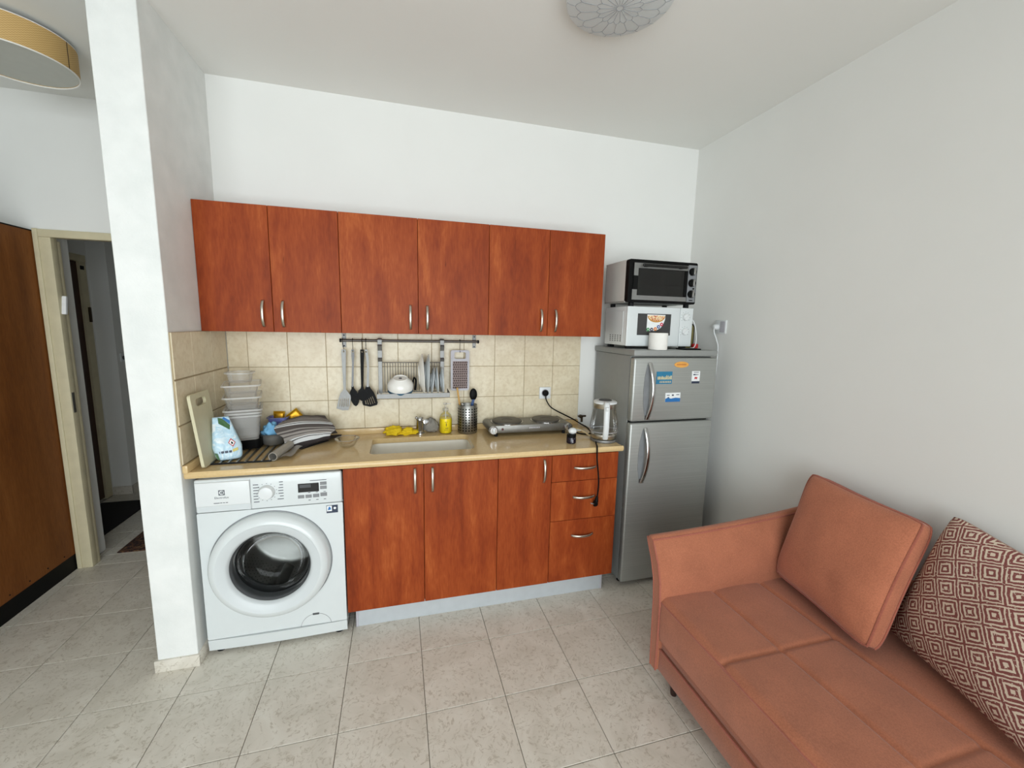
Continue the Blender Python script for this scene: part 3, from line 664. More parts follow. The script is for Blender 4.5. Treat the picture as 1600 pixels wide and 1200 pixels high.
MB().prism([(2.548, 1.263), (2.553, 1.260), (2.556, 1.266), (2.562, 1.259), (2.567, 1.266), (2.568, 1.273), (2.550, 1.274)], 'y', ff-.0034, ff-.0028).build('emblem_print', 'red', k)
MB().box(2.539, 2.556, ff-.0034, ff-.0028, 1.284, 1.291).box(2.560, 2.566, ff-.0034, ff-.0028, 1.284, 1.291).box(2.571, 2.574, ff-.0034, ff-.0028, 1.284, 1.291).box(2.540, 2.575, ff-.0034, ff-.0028, 1.299, 1.302).build('letter_print', 'navy', k, smooth=0)
k = thing('fridge_magnet', (2.412, ff-.002, 1.131), 'white and blue business card magnet in the middle of the freezer door', 'magnet')
bx('card', 'card_white', k, 2.363, 2.462, ff-.003, ff-.0004, 1.131, 1.184, smooth=0)
MB().prism([(2.363, 1.131), (2.462, 1.131), (2.462, 1.152), (2.43, 1.155), (2.40, 1.150), (2.38, 1.156), (2.363, 1.150)], 'y', ff-.0034, ff-.0028).build('wave_print', 'blue', k)
MB().box(2.372, 2.390, ff-.0034, ff-.0028, 1.168, 1.172).box(2.405, 2.418, ff-.0034, ff-.0028, 1.166, 1.174).box(2.434, 2.454, ff-.0034, ff-.0028, 1.170, 1.174).prism([(2.376, 1.154), (2.386, 1.153), (2.390, 1.158), (2.380, 1.160)], 'y', ff-.0036, ff-.003).build('letter_print', 'navy', k, smooth=0)

mw = thing('microwave', (2.375, -.27, 1.43), 'white microwave with a pizza sticker standing on the fridge', 'microwave')
mx0, mx1, mf, mz0, mz1 = 2.155, 2.595, -.390, 1.446, 1.672
bx('body', 'white_enamel', mw, mx0, mx1, mf+.014, -.13, mz0, mz1-.001, b=.004)
md = bx('door', 'white_enamel', mw, mx0, 2.505, mf, mf+.016, mz0-.002, mz1, b=.005, seg=3)
bx('control_panel', 'white_enamel', mw, 2.507, mx1, mf, mf+.016, mz0-.002, mz1, b=.005, seg=3)
bx('window', plain('microwave_window', (62, 62, 62), .25), md, 2.222, 2.443, mf-.0015, mf+.002, 1.508, 1.632, b=.001, seg=1)
sk_ = MB().prism([(2.283, 1.627), (2.402, 1.627), (2.402, 1.600), (2.392, 1.575), (2.376, 1.552), (2.345, 1.535), (2.283, 1.532)], 'y', mf-.0022, mf-.001).build('sticker', 'card_white', md)
pz = [(2.343+.058*math.cos(PI+PI*i/16), 1.622+.036*math.sin(PI+PI*i/16)) for i in range(17)]
MB().prism([(p[0], max(p[1]-.003, 1.58)) for p in pz], 'y', mf-.0028, mf-.002).build('pizza_crust', plain('crust_print', (196, 140, 60), .5), sk_)
mt = NT('topping_print'); vv = mt.coords(rand=False); ff_ = mt.noise(vv, 110, 3); mt.link(mt.ramp(ff_, [(.38, lin((236, 214, 170))), (.5, lin((214, 120, 60))), (.56, lin((170, 50, 40))), (.64, lin((240, 228, 200)))], 'CONSTANT'), mt.p.inputs['Base Color'])
MB().prism([(2.343+(p[0]-2.343)*.93, 1.626+(p[1]-1.626)*.88) for p in pz], 'y', mf-.0033, mf-.0026).build('pizza_topping', mt.m, sk_)
for (a, b), cl in zip(((2.292, 1.541), (2.316, 1.541), (2.340, 1.545), (2.361, 1.558), (2.380, 1.572)), ((60, 140, 80), (40, 30, 60), (226, 130, 50), (70, 90, 150), (206, 50, 80))):
    MB().prism(circ((a, b), .0105, 16), 'y', mf-.0034, mf-.002).build('sticker_dot', plain('dot_print', cl, .5), sk_)
    MB().prism(circ((a, b), .004, 8), 'y', mf-.0038, mf-.003).build('dot_mark', 'card_white', sk_)
for z in (1.618, 1.533):
    k = MB().lathe_ax([(.021, 0), (.020, .010), (.016, .014), (.0001, .014)], (2.542, mf, z), (0, -1, 0), 28).build('knob', 'white_plastic', mw)
    MB().box(-.003, .003, mf-.018, mf-.010, -.019, .019, .001, 1, R=Matrix.Translation((2.542, 0, z)) @ Matrix.Rotation(.9, 4, 'Y')).build('knob_grip', 'white_plastic', k)
    mb = MB()
    for i in range(9):
        a = -.6+4.4*i/8; mb.box(2.542+.030*math.cos(a)-.0022, 2.542+.030*math.cos(a)+.0022, mf-.0006, mf+.001, z+.030*math.sin(a)-.001, z+.030*math.sin(a)+.001)
    mb.build('scale_print', 'print_grey', mw, smooth=0)
mb = MB()
for i in range(5):
    for j in range(4): mb.box(mx0-.0008, mx0+.002, -.33+.030*i, -.33+.030*i+.014, 1.468+.011*j, 1.473+.011*j)
mb.build('vent_slots', 'dark_grey', mw, smooth=0)
mb = MB()
mb.tube(cat([(mx0-.001, -.345, 1.462), (mx0-.001, -.345, 1.62), (mx0-.001, -.325, 1.645), (mx0-.001, -.16, 1.65)]), .0015, 5); mb.build('side_bead', 'white_enamel', mw)
for a, b in ((2.19, -.36), (2.555, -.36), (2.19, -.15), (2.555, -.15)): bx('foot', 'black_rubber', mw, a-.018, a+.018, b-.012, b+.012, 1.428, 1.447, b=.002)

ov = thing('toaster_oven', (2.373, -.27, 1.672), 'black and grey toaster oven on top of the microwave', 'oven')
ox0, ox1, of, oz0, oz1 = 2.148, 2.598, -.390, 1.694, 1.932
MB().box(ox0, ox0+.006, of+.03, -.12, oz0, oz1, .003).box(ox1-.006, ox1, of+.03, -.12, oz0, oz1, .003).box(ox0, ox1, of+.03, -.12, oz1-.006, oz1, .003).box(ox0, ox1, of+.03, -.12, oz0, oz0+.006).box(ox0, ox1, -.126, -.12, oz0, oz1).build('body', 'oven_side', ov)
MB().prism(rrect(ox0, ox1, oz0, oz1, .010), 'y', of, of+.034, [[(2.192, 1.728), (2.516, 1.728), (2.516, 1.893), (2.192, 1.893)]]).build('front_frame', 'black_plastic', ov)
od = MB().prism([(2.176, 1.712), (2.528, 1.712), (2.528, 1.912), (2.176, 1.912)], 'y', of-.006, of+.004, [[(2.205, 1.735), (2.512, 1.735), (2.512, 1.882), (2.205, 1.882)]]).build('door', 'black_plastic', ov)
bx('door_glass', 'oven_glass', od, 2.203, 2.514, of-.003, of-.001, 1.733, 1.884, smooth=0)
MB().box(2.170, 2.528, of-.0085, of-.0055, 1.708, 1.733).box(2.170, 2.200, of-.0085, of-.0055, 1.733, 1.765).build('door_trim', 'alu', od, smooth=0)
MB().box(2.176, 2.530, of-.0085, of-.0055, 1.884, 1.912).box(2.176, 2.203, of-.0085, of-.0055, 1.842, 1.884).build('door_trim', 'alu', od, smooth=0)
MB().box(2.215, 2.505, of-.040, of-.026, 1.890, 1.906, .005, 2).box(2.235, 2.255, of-.030, of-.006, 1.890, 1.905, .003).box(2.465, 2.485, of-.030, of-.006, 1.890, 1.905, .003).build('handle', 'black_gloss', od)
cp = bx('control_panel', 'mid_grey', ov, 2.535, ox1-.006, of-.006, of+.004, 1.706, 1.918, b=.003)
for z in (1.880, 1.816, 1.752):
    k = MB().lathe_ax([(.022, 0), (.022, .010), (.019, .014), (.0001, .014)], (2.559, of-.006, z), (0, -1, 0), 28).build('knob', 'black_plastic', ov)
    bx('knob_grip', 'steel', k, 2.553, 2.565, of-.034, of-.014, z-.020, z+.020, b=.004)
MB().cyl((2.574, of-.006, 1.784), (2.574, of-.010, 1.784), .005).build('lamp', 'black_gloss', ov)
bx('name_print', 'black_plastic', ov, 2.550, 2.575, of-.0066, of-.0058, 1.714, 1.719, smooth=0)
mb = MB()
for i in range(9): mb.cyl((2.21+.036*i, -.34, 1.80), (2.21+.036*i, -.14, 1.80), .0018, seg=6)
mb.cyl((2.16, -.345, 1.80), (2.58, -.345, 1.80), .0025, seg=6).build('rack', 'steel', ov)
for z in (1.722, 1.898): MB().cyl((2.16, -.25, z), (2.53, -.25, z), .006, seg=10).build('heating_element', 'light_grey', ov)
bx('liner', 'mid_grey', ov, ox0+.008, 2.530, -.135, -.128, oz0+.008, oz1-.008, smooth=0)
for a, b in ((2.19, -.36), (2.56, -.36), (2.19, -.15), (2.56, -.15)): bx('foot', 'black_rubber', ov, a-.012, a+.012, b-.012, b+.012, mz1-.001, oz0+.001, b=.002)
pr = thing('paper_roll', (2.327, -.448, 1.428), 'white paper towel roll stub standing on the fridge before the microwave', 'paper roll')
MB().lathe([(.020, 1.429), (.050, 1.4285), (.052, 1.432), (.052, 1.519), (.050, 1.523), (.020, 1.523), (.020, 1.429)], (2.327, -.448, 0), 40).build('paper', 'white_matt', pr)
MB().lathe([(.018, 1.429), (.020, 1.429), (.020, 1.5235), (.018, 1.5235), (.018, 1.429)], (2.327, -.448, 0), 24).build('core', plain('card_core', (176, 150, 116), .8), pr)
tr = thing('tray', (2.648, -.277, 1.43), 'olive green tray standing upright behind the microwave right side', 'tray')
MB().prism(rrect(2.60, 2.694, 1.4285, 1.580, .03), 'y', -.280, -.274).build('panel', 'olive', tr)
MB().tube([(p[0], -.274, p[1]) for p in rrect(2.598, 2.700, 1.4325, 1.584, .03)], .004, 6, True).build('rim', 'black_plastic', tr)
tag(bx('red_packet', 'red', None, 2.675, 2.712, -.315, -.290, 1.4285, 1.458, b=.006), 'small red packet on the fridge beside the olive tray', 'packet')
tag(MB().tube(cat([(2.597, -.20, 1.52), (2.615, -.33, 1.60), (2.63, -.36, 1.585), (2.645, -.37, 1.50), (2.635, -.375, 1.445), (2.60, -.38, 1.432), (2.57, -.40, 1.431)]), .003, 8).build('power_cord', 'white_plastic'), 'white power cord looping beside the microwave', 'cord')
tag(bx('flat_tray', 'black_plastic', None, 2.485, 2.605, -.47, -.395, 1.428, 1.436, b=.002), 'thin black flat piece on the fridge below the microwave knobs', 'tray')

# ------------------------------------------------------------------ sockets
k = thing('wall_socket', (W, -.345, 1.565), 'white double wall socket high on the right wall', 'socket')
bx('plate', 'white_plastic', k, W-.010, W, -.392, -.302, 1.524, 1.608, b=.004)
bx('insert', 'light_grey', k, W-.012, W-.009, -.385, -.345, 1.532, 1.600, b=.001)
k = thing('plug', (W-.03, -.325, 1.56), 'white plug with cable in the right wall socket above the fridge', 'plug')
MB().lathe_ax([(.017, 0), (.018, .012), (.016, .026), (.008, .032), (.0001, .032)], (W-.0105, -.325, 1.565), (-1, 0, 0), 20).build('body', 'white_plastic', k)
MB().tube(cat([(W-.036, -.325, 1.558), (W-.036, -.328, 1.53), (W-.022, -.34, 1.48), (W-.012, -.345, 1.42), (W-.012, -.33, 1.2), (W-.012, -.2, .9)]), .004, 8).build('cable', 'white_plastic', k)
k = thing('wall_socket', (1.806, -.015, 1.116), 'white square wall socket on the splashback tiles', 'socket')
bx('plate', 'white_plastic', k, 1.768, 1.845, -.020, -.0095, 1.078, 1.155, b=.003); MB().lathe_ax([(.024, 0), (.024, .002), (.020, .002), (.018, -.004), (.0001, -.004)], (1.806, -.0195, 1.117), (0, -1, 0), 24).build('outlet', 'light_grey', k)

# ------------------------------------------------------------------ rail, hooks, utensils
RY, RZ = -.050, 1.445
rl = thing('hanging_rail', (.966, RY, RZ), 'dark metal hanging rail under the wall cabinets', 'rail')
MB().cyl((.577, RY, RZ), (1.357, RY, RZ), .0075, seg=14).build('bar', plain('rail_metal', (92, 88, 84), .3, .9), rl)
for x in (.579, 1.355): MB().lathe_ax([(.0001, 0), (.010, .001), (.010, .010), (.0001, .011)], (x-.005, RY, RZ), (1, 0, 0), 16).build('end_cap', 'black_plastic', rl)
for x in (.594, 1.338):
    b_ = MB().box(x-.011, x+.011, -.0125, -.0095, 1.405, 1.484, .001, 1).cyl((x, -.012, RZ), (x, RY, RZ), .006).build('bracket', 'alu', rl)
    for z in (1.473, 1.413): MB().cyl((x, -.0125, z), (x, -.0142, z), .004, seg=10).build('screw', 'black_plastic', b_)
def hook(x, zb, where, dx=0):
    p = [(x, RY+.010, RZ+.004), (x, RY+.006, RZ+.011), (x, RY-.004, RZ+.011), (x, RY-.0105, RZ), (x+dx*.5, RY-.004, (RZ+zb)/2), (x+dx, RY-.002, zb+.008), (x+dx, RY-.004, zb-.004), (x+dx, RY-.010, zb-.006), (x+dx, RY-.014, zb+.002)]
    tag(MB().tube(cat(p, 5), .0016, 6).build('hook', 'black_plastic'), 'thin black metal hook on the rail holding the '+where, 'hook', 'hooks on the hanging rail')
hook(.590, 1.388, 'steel slotted turner', .006); hook(.643, 1.388, 'grey-handled black spoon'); hook(.692, 1.388, 'all-black spoon'); hook(.713, 1.388, 'grey-handled slotted turner'); hook(1.245, 1.388, 'grater')

def utensil(nm, label, cat_, handle, hmat, head, dmat, yy, slots=(), th=.004):
    k = thing(nm, (handle[0][0], yy, head[len(head)//2][1]), label, cat_, 'hanging kitchen utensils')
    xs = [p[0] for p in handle[:2]]; zt_ = handle[0][1]; xm = (xs[0]+xs[1])/2
    MB().prism(handle, 'y', yy-th*.9, yy+th*.9, [circ((xm, zt_-.012), .0048, 10)]).build('handle', hmat, k, smooth=40)
    MB().prism(head, 'y', yy-.0015, yy+.0015, slots).build('head', dmat, k)
    return k
def slot(a, b, w=.004): return [(a[0]-w/2, a[1]), (a[0]+w/2, a[1]), (b[0]+w/2, b[1]), (b[0]-w/2, b[1])]
utensil('turner', 'long steel slotted turner hanging at the rail left end', 'turner',
    [(.585, 1.395), (.606, 1.395), (.607, 1.38), (.600, 1.163), (.588, 1.163), (.583, 1.38)], 'alu',
    [(.588, 1.170), (.600, 1.170), (.612, 1.152), (.623, 1.137), (.625, 1.12), (.618, 1.08), (.611, 1.051), (.580, 1.050), (.547, 1.062), (.555, 1.092), (.561, 1.121), (.570, 1.147)], 'alu', RY-.008,
    [slot((.570, 1.118), (.564, 1.074)), slot((.580, 1.118), (.576, 1.072)), slot((.590, 1.118), (.587, 1.071)), slot((.600, 1.118), (.598, 1.071)), slot((.611, 1.118), (.608, 1.071))])
utensil('serving_spoon', 'black serving spoon with grey handle hanging second from the rail left', 'spoon',
    [(.636, 1.395), (.650, 1.395), (.651, 1.36), (.647, 1.32), (.640, 1.184), (.630, 1.184), (.637, 1.32), (.635, 1.36)], 'mid_grey',
    [(.629, 1.190), (.641, 1.190), (.644, 1.175), (.656, 1.158), (.669, 1.127), (.668, 1.097), (.661, 1.08), (.651, 1.071), (.639, 1.078), (.626, 1.102), (.619, 1.14), (.622, 1.158), (.629, 1.172)], 'black_plastic', RY-.007)
utensil('cooking_spoon', 'all-black cooking spoon hanging between the two grey-handled utensils', 'spoon',
    [(.683, 1.395), (.702, 1.395), (.703, 1.37), (.699, 1.30), (.693, 1.183), (.682, 1.183), (.682, 1.30), (.682, 1.37)], 'black_plastic',
    [(.682, 1.19), (.693, 1.19), (.695, 1.175), (.703, 1.16), (.704, 1.13), (.697, 1.112), (.684, 1.101), (.668, 1.112), (.660, 1.135), (.666, 1.162), (.679, 1.175)], 'black_plastic', RY-.010)
utensil('slotted_turner', 'black slotted turner with grey handle hanging nearest the dish rack', 'turner',
    [(.707, 1.395), (.722, 1.395), (.727, 1.35), (.728, 1.299), (.724, 1.183), (.711, 1.183), (.717, 1.299), (.713, 1.35)], 'alu',
    [(.709, 1.190), (.725, 1.190), (.735, 1.172), (.749, 1.152), (.762, 1.12), (.770, 1.09), (.766, 1.077), (.728, 1.067), (.690, 1.077), (.685, 1.092), (.688, 1.125), (.698, 1.158)], 'black_plastic', RY-.013,
    [slot((.702, 1.105), (.706, 1.083)), slot((.712, 1.110), (.718, 1.081)), slot((.722, 1.117), (.731, 1.081)), slot((.731, 1.123), (.743, 1.084)), slot((.740, 1.129), (.754, 1.088))])
k = thing('grater', (1.245, -.035, 1.15), 'flat grater with pale frame hanging right of the dish rack', 'grater', 'hanging kitchen utensils')
gy = -.055
MB().prism(rrect(1.190, 1.302, 1.150, 1.394, .012), 'y', gy, gy+.008, [rrect(1.212, 1.280, 1.342, 1.382, .008), rrect(1.202, 1.291, 1.162, 1.328, .003)]).build('frame', 'light_grey', k)
bx('blade', plain('grater_blade', (128, 112, 108), .5, .3), k, 1.200, 1.293, gy+.002, gy+.004, 1.160, 1.330, smooth=0)
mb = MB()
for i in range(7):
    for j in range(12): mb.lathe_ax([(.0055, 0), (.0030, .0016), (.0001, .0016)], (1.208+.0130*i+(.0035 if j % 2 else -.0005), gy+.002, 1.168+.0138*j), (0, -1, 0), 5)
g_ = mb.build('teeth', plain('grater_teeth', (74, 58, 56), .5, .2), k, smooth=0, weld=False); g_['kind'] = 'stuff'

# dish rack hanging on the rail
dk_ = thing('dish_rack', (.97, -.12, 1.10), 'steel dish rack hooked onto the hanging rail', 'dish rack')
for x in (.788, 1.138):
    MB().strap([(x, RY+.012, RZ-.010), (x, RY+.010, RZ+.010), (x, RY-.004, RZ+.014), (x, RY-.016, RZ+.006), (x, RY-.018, RZ-.02), (x, RY-.026, RZ-.028), (x, RY-.010, RZ-.055), (x, RY-.012, RZ-.095), (x, RY-.026, RZ-.105), (x, RY-.014, RZ-.118)], (1, 0, 0), .024, .0025).build('hanger', 'alu', dk_, smooth=20)
    MB().strap([(x, RY-.014, RZ-.112), (x, RY-.016, RZ-.20), (x, RY-.018, 1.145)], (1, 0, 0), .022, .004).build('upright', 'alu', dk_)
M['rack_wire'] = plain('rack_wire', (112, 106, 98), .5, .3)
ry = -.060; fy_ = -.185
MB().cyl((.795, ry, 1.322), (1.135, ry, 1.322), .003, seg=8).cyl((.795, ry, 1.150), (1.135, ry, 1.150), .003, seg=8).build('back_rod', 'steel', dk_)
for i in range(22): x = .812+.0148*i; MB().cyl((x, ry, 1.322), (x, ry, 1.150), .0020, seg=6).build('back_wire', 'rack_wire', dk_)
bx('front_plate', 'alu', dk_, .772, 1.170, fy_-.0015, fy_+.0015, 1.133, 1.160, b=.001, seg=1)
for x in (.773, 1.169): MB().prism([(fy_, 1.133), (fy_, 1.160), (-.055, 1.165), (-.055, 1.133)], 'x', x-.001, x+.001).build('side_plate', 'dark_grey', dk_)
for i in range(16): x = .790+.0245*i; MB().cyl((x, fy_, 1.139), (x, -.06, 1.139), .002, seg=6).build('floor_wire', 'steel', dk_)
for x in (.79, 1.15): MB().cyl((x, -.06, 1.139), (x, -.06, 1.150), .002, seg=6).build('link_wire', 'steel', dk_)
def plate(x, r, tilt, label, mat='ceramic', dep=.016):
    zc = 1.1412+r; k = thing('plate', (x, -.118, 1.141), label, 'plate', 'plates standing in the dish rack')
    R = Matrix.Translation((x, -.118, zc)) @ Matrix.Rotation(tilt, 4, 'Y') @ Matrix.Translation((-x, .118, -zc))
    MB().lathe_ax([(.0001, dep), (r*.55, dep), (r*.62, dep*.8), (r*.98, .002), (r, 0), (r*.985, -.0025), (r*.6, dep*.8-.004), (r*.52, dep-.004), (.0001, dep-.004)], (x, -.118, zc), (-1, 0, 0), 40, R=R).build('dish', mat, k, smooth=60)
    MB().lathe_ax([(r*.5, dep-.001), (r*.5, dep+.003), (r*.46, dep+.003), (r*.46, dep-.001)], (x, -.118, zc), (-1, 0, 0), 32, R=R).build('foot_ring', mat, k)
plate(1.024, .118, -.05, 'large white plate standing leftmost in the dish rack', dep=.022)
plate(1.052, .117, .03, 'large pale plate second from left in the dish rack', 'ceramic_grey', .018)
plate(1.078, .080, .10, 'small grey plate third from left in the dish rack', 'ceramic_grey', .011)
plate(1.104, .080, -.05, 'small grey plate second from right in the dish rack', 'ceramic_grey', .011)
plate(1.134, .080, -.06, 'small grey plate at the right end of the dish rack', 'ceramic_grey', .011)
k = thing('bowl', (.898, -.122, 1.145), 'white bowl upside down in the dish rack', 'bowl')
R = Matrix.Translation((.898, -.118, 1.168)) @ Matrix.Rotation(.32, 4, 'X') @ Matrix.Translation((-.898, .122, -1.142))
MB().lathe_ax([(.067, .011), (.0705, .012), (.072, .028), (.069, .045), (.058, .062), (.043, .074), (.040, .080), (.036, .080), (.034, .076), (.0001, .076)], (.898, -.122, 1.142), (0, 0, 1), 48, R=R).build('dish', 'ceramic', k, smooth=60)
MB().lathe_ax([(.0700, .0005), (.0712, .001), (.0716, .014), (.0705, .0145), (.067, .012)], (.898, -.122, 1.142), (0, 0, 1), 48, R=R).build('rim_band', plain('rim_blue', (60, 96, 120), .2), k, smooth=60)
MB().lathe_ax([(.010, .0766), (.0001, .0768)], (.898, -.122, 1.142), (0, 0, 1), 9, R=R).build('base_mark', 'print_grey', k)
tag(MB().tube(cat([(.962, -.08, 1.17), (.968, -.10, 1.215), (.975, -.085, 1.235), (.985, -.07, 1.215), (.980, -.075, 1.16)]), .005, 8).build('utensil', 'black_plastic'), 'dark looped utensil handle behind the upturned white bowl', 'utensil')

# ------------------------------------------------------------------ things on the worktop, centre
fc = thing('faucet', (1.008, -.056, CZ), 'short chrome mixer tap behind the sink', 'faucet')
MB().lathe([(.026, CZ), (.026, CZ+.006), (.0225, CZ+.010), (.0225, CZ+.075), (.024, CZ+.080), (.024, CZ+.090), (.018, CZ+.100), (.0001, CZ+.103)], (1.008, -.056, 0), 32).build('body', 'chrome', fc)
MB().cyl((1.018, -.060, .975), (1.034, -.165, .990), .0135, .0125, 20).lathe_ax([(.0135, 0), (.015, .004), (.015, .018), (.010, .019), (.009, .014), (.0001, .014)], (1.033, -.158, .989), (.15, -1, .14), 20).build('spout', 'chrome', fc)
MB().cyl((1.000, -.060, .995), (.985, -.120, 1.005), .006, .005, 12).ball((.984, -.123, 1.0055), .0085).build('lever', 'chrome', fc)
sb = thing('soap_bottle', (1.158, -.070, CZ), 'clear pump bottle half full of yellow soap', 'soap bottle')
q = (1.158, -.070, 0)
MB().lathe([(.0001, .897), (.034, .897), (.038, .902), (.038, .975), (.036, .995), (.028, 1.012), (.015, 1.022), (.014, 1.034)], q, 32).build('bottle', 'glass', sb, smooth=60)
MB().lathe([(.0001, .899), (.033, .899), (.0365, .904), (.0365, .987), (.0001, .987)], q, 32).build('soap', 'soap', sb, smooth=40)
MB().lathe([(.017, 1.030), (.017, 1.046), (.013, 1.048), (.0001, 1.048)], q, 20).cyl((1.158, -.07, 1.046), (1.158, -.07, 1.072), .0045, seg=10).box(1.143, 1.166, -.077, -.063, 1.070, 1.080, .003).cyl((1.158, -.07, 1.075), (1.190, -.074, 1.073), .0045, .003, 10).build('pump', 'tub', sb)
MB().cyl((1.158, -.07, .91), (1.158, -.07, 1.045), .0025, seg=8).build('dip_tube', 'white_plastic', sb)
mb = MB(); yl = -.1085
for (a, b, c_, d_) in ((1.150, 1.166, .968, .970), (1.156, 1.160, .944, .962), (1.148, 1.152, .932, .950), (1.152, 1.170, .930, .933), (1.166, 1.170, .938, .954), (1.172, 1.180, .952, .956), (1.146, 1.168, .920, .922)): mb.box(a, b, -.1091+.012*abs((a+b)/2-1.158)/.02, -.1080+.012*abs((a+b)/2-1.158)/.02, c_, d_)
mb.build('label_print', plain('label_print', (120, 96, 20), .5), sb, smooth=0)
uc = thing('utensil_holder', (1.290, -.078, CZ), 'perforated steel utensil holder beside the yellow soap', 'utensil holder')
q = (1.290, -.078, 0)
MB().lathe([(.0001, .8965), (.056, .8965), (.058, .899), (.058, 1.066), (.0565, 1.068), (.055, 1.066), (.055, .901), (.0001, .900)], q, 48).build('can', 'steel', uc, smooth=40)
mb = MB()
for i in range(20):
    for j in range(9):
        a = 2*PI*i/20; p = Vector((q[0]+.0582*math.cos(a), q[1]+.0582*math.sin(a), .916+.0162*j)); mb.lathe_ax([(.0048, 0), (.0044, .0008), (.0001, .0009)], p, (math.cos(a), math.sin(a), 0), 8)
hh = mb.build('holes', 'black_plastic', uc, smooth=0, weld=False); hh['kind'] = 'stuff'
k = thing('spoon', (1.315, -.07, .92), 'black spoon head up in the steel holder', 'spoon')
MB().tube([(1.312, -.075, .905), (1.322, -.066, 1.11)], .005, 8).build('handle', 'black_plastic', k)
MB().ball((1.327, -.062, 1.125), .03, (.78, .3, 1.25)).build('bowl', 'black_plastic', k)
tag(MB().strap([(1.300, -.085, .905), (1.316, -.094, 1.075), (1.322, -.095, 1.10)], (1, 0, 0), .017, .005).build('spatula', 'blue_plastic'), 'blue spatula handle in front of the black spoon', 'spatula')
tag(MB().tube([(1.262, -.066, .905), (1.240, -.075, 1.08), (1.225, -.080, 1.172)], .0055, 8).build('wooden_spoon', 'wood_stick'), 'wooden spoon handle sticking out of the holder left side', 'spoon')
tag(MB().strap([(1.275, -.10, .905), (1.258, -.108, 1.06), (1.252, -.11, 1.082)], (1, 0, 0), .012, .003).build('fork', 'steel'), 'steel utensil handle just above the holder rim', 'fork')

def lump(nm, mat, c, sx, sy, sz, amp, freq, seed, label, cat_, sub=28, parent=None, power=1.0):
    mb = MB(); bmesh.ops.create_icosphere(mb.bm, subdivisions=4, radius=1)
    for v in mb.bm.verts:
        p = v.co.copy(); nn = noise.fractal(p*freq+Vector((seed, seed*2.1, 0)), 1, 2, 4)
        r = 1+amp*nn; z = p.z*r
        if z < 0: z *= .35
        v.co = Vector((c[0]+p.x*r*sx, c[1]+p.y*r*sy, c[2]+z*sz))
    zm = min(v.co.z for v in mb.bm.verts)
    for v in mb.bm.verts: v.co.z += c[2]-zm
    o = mb.build(nm, mat, parent, smooth=180)
    if label: tag(o, label, cat_)
    return o
yg = thing('cleaning_cloth', (.90, -.065, CZ), 'crumpled yellow cleaning cloth left of the tap', 'cloth')
lump('fold', 'yellow_cloth', (.855, -.068, CZ), .050, .036, .036, .45, 2.2, 4.1, None, None, parent=yg)
lump('fold', 'yellow_cloth', (.93, -.072, CZ), .060, .028, .028, .5, 2.0, 9.3, None, None, parent=yg)
gc = lump('scrubbing_cloth', 'grey_cloth', (1.075, -.045, CZ), .042, .018, .062, .3, 1.6, 2.7, 'grey cloth slumped between the tap and the soap bottle', 'cloth')
gb_ = thing('glass_bowl', (.622, -.262, CZ), 'small clear glass bowl on the worktop right of the towel', 'bowl')
MB().lathe([(.0001, .8965), (.030, .8965), (.036, .900), (.052, .925), (.060, .940), (.0615, .941), (.059, .939), (.050, .925), (.034, .902), (.0001, .899)], (.622, -.262, 0), 40).build('dish', 'glass', gb_, smooth=60)
MB().tube([(.622+.060*math.cos(2*PI*i/40), -.262+.060*math.sin(2*PI*i/40), .9405) for i in range(40)], .0014, 6, True).build('rim', thin_clear('glass_rim_mat', (.8, .8, .8, 1), 1, .05, .35, (.9, .9, .88, 1)), gb_)

# hot plate
hp = thing('hot_plate', (1.655, -.13, CZ), 'double electric hot plate with two round iron plates', 'hot plate')
MB().box(1.425, 1.885, -.222, -.032, .916, .962, .004).build('body', 'hob_steel', hp)
for x in (1.418, 1.890):
    MB().cyl((x, -.226, .938), (x, -.030, .938), .0255, seg=28).build('side_tube', 'hob_steel', hp)
    k = MB().lathe_ax([(.024, 0), (.0245, .012), (.021, .016), (.0001, .016)], (x, -.226, .938), (0, -1, 0), 28).build('knob', 'chrome', hp)
    bx('knob_grip', 'white_plastic' if x < 1.6 else 'dark_grey', k, x-.006, x+.006, -.250, -.241, .923, .953, b=.002)
for x, r in ((1.525, .092), (1.775, .087)):
    k = MB().lathe([(r+.006, .961), (r+.006, .966), (r+.001, .967)], (x, -.128, 0), 48).build('trim_ring', 'chrome', hp)
    MB().lathe([(r, .963), (r, .972), (r-.006, .975), (r*.35, .974), (r*.33, .972), (.0001, .972)], (x, -.128, 0), 48).build('burner', 'cast_iron', hp)
for x in (1.475, 1.868): MB().cyl((x, -.2225, .940), (x, -.2245, .940), .007, seg=14).build('indicator', plain('indicator_red', (80, 20, 20), .3), hp)
mb = MB()
for i in range(7): mb.box(1.640+.010*i, 1.646+.010*i, -.2226, -.2218, .938, .946)
mb.build('name_print', 'light_grey', hp, smooth=0)
for x in (1.440, 1.868):
    for y in (-.205, -.05): MB().cyl((x, y, CZ), (x, y, .918), .010, seg=12).build('foot', 'black_rubber', hp)
k = thing('plug', (1.806, -.04, 1.116), 'black round plug in the splashback socket with cable to the hot plate', 'plug')
MB().lathe_ax([(.020, 0), (.021, .012), (.017, .020), (.0001, .021)], (1.806, -.0205, 1.117), (0, -1, 0), 24).build('body', 'black_plastic', k)
MB().tube(cat([(1.806, -.034, 1.105), (1.807, -.045, 1.075), (1.830, -.055, 1.035), (1.868, -.06, 1.008), (1.941, -.06, .971), (1.996, -.06, .943), (2.040, -.06, .916), (2.064, -.07, .902), (2.070, -.115, .899), (2.050, -.205, .899), (2.02, -.262, .899), (1.985, -.270, .899), (1.95, -.235, .899), (1.915, -.15, .91), (1.905, -.06, .915)]), .0042, 8).build('cable', 'black_plastic', k)
k = thing('gas_tap', (2.07, -.02, .94), 'small dark brass valve on the wall beside the worktop end', 'valve')
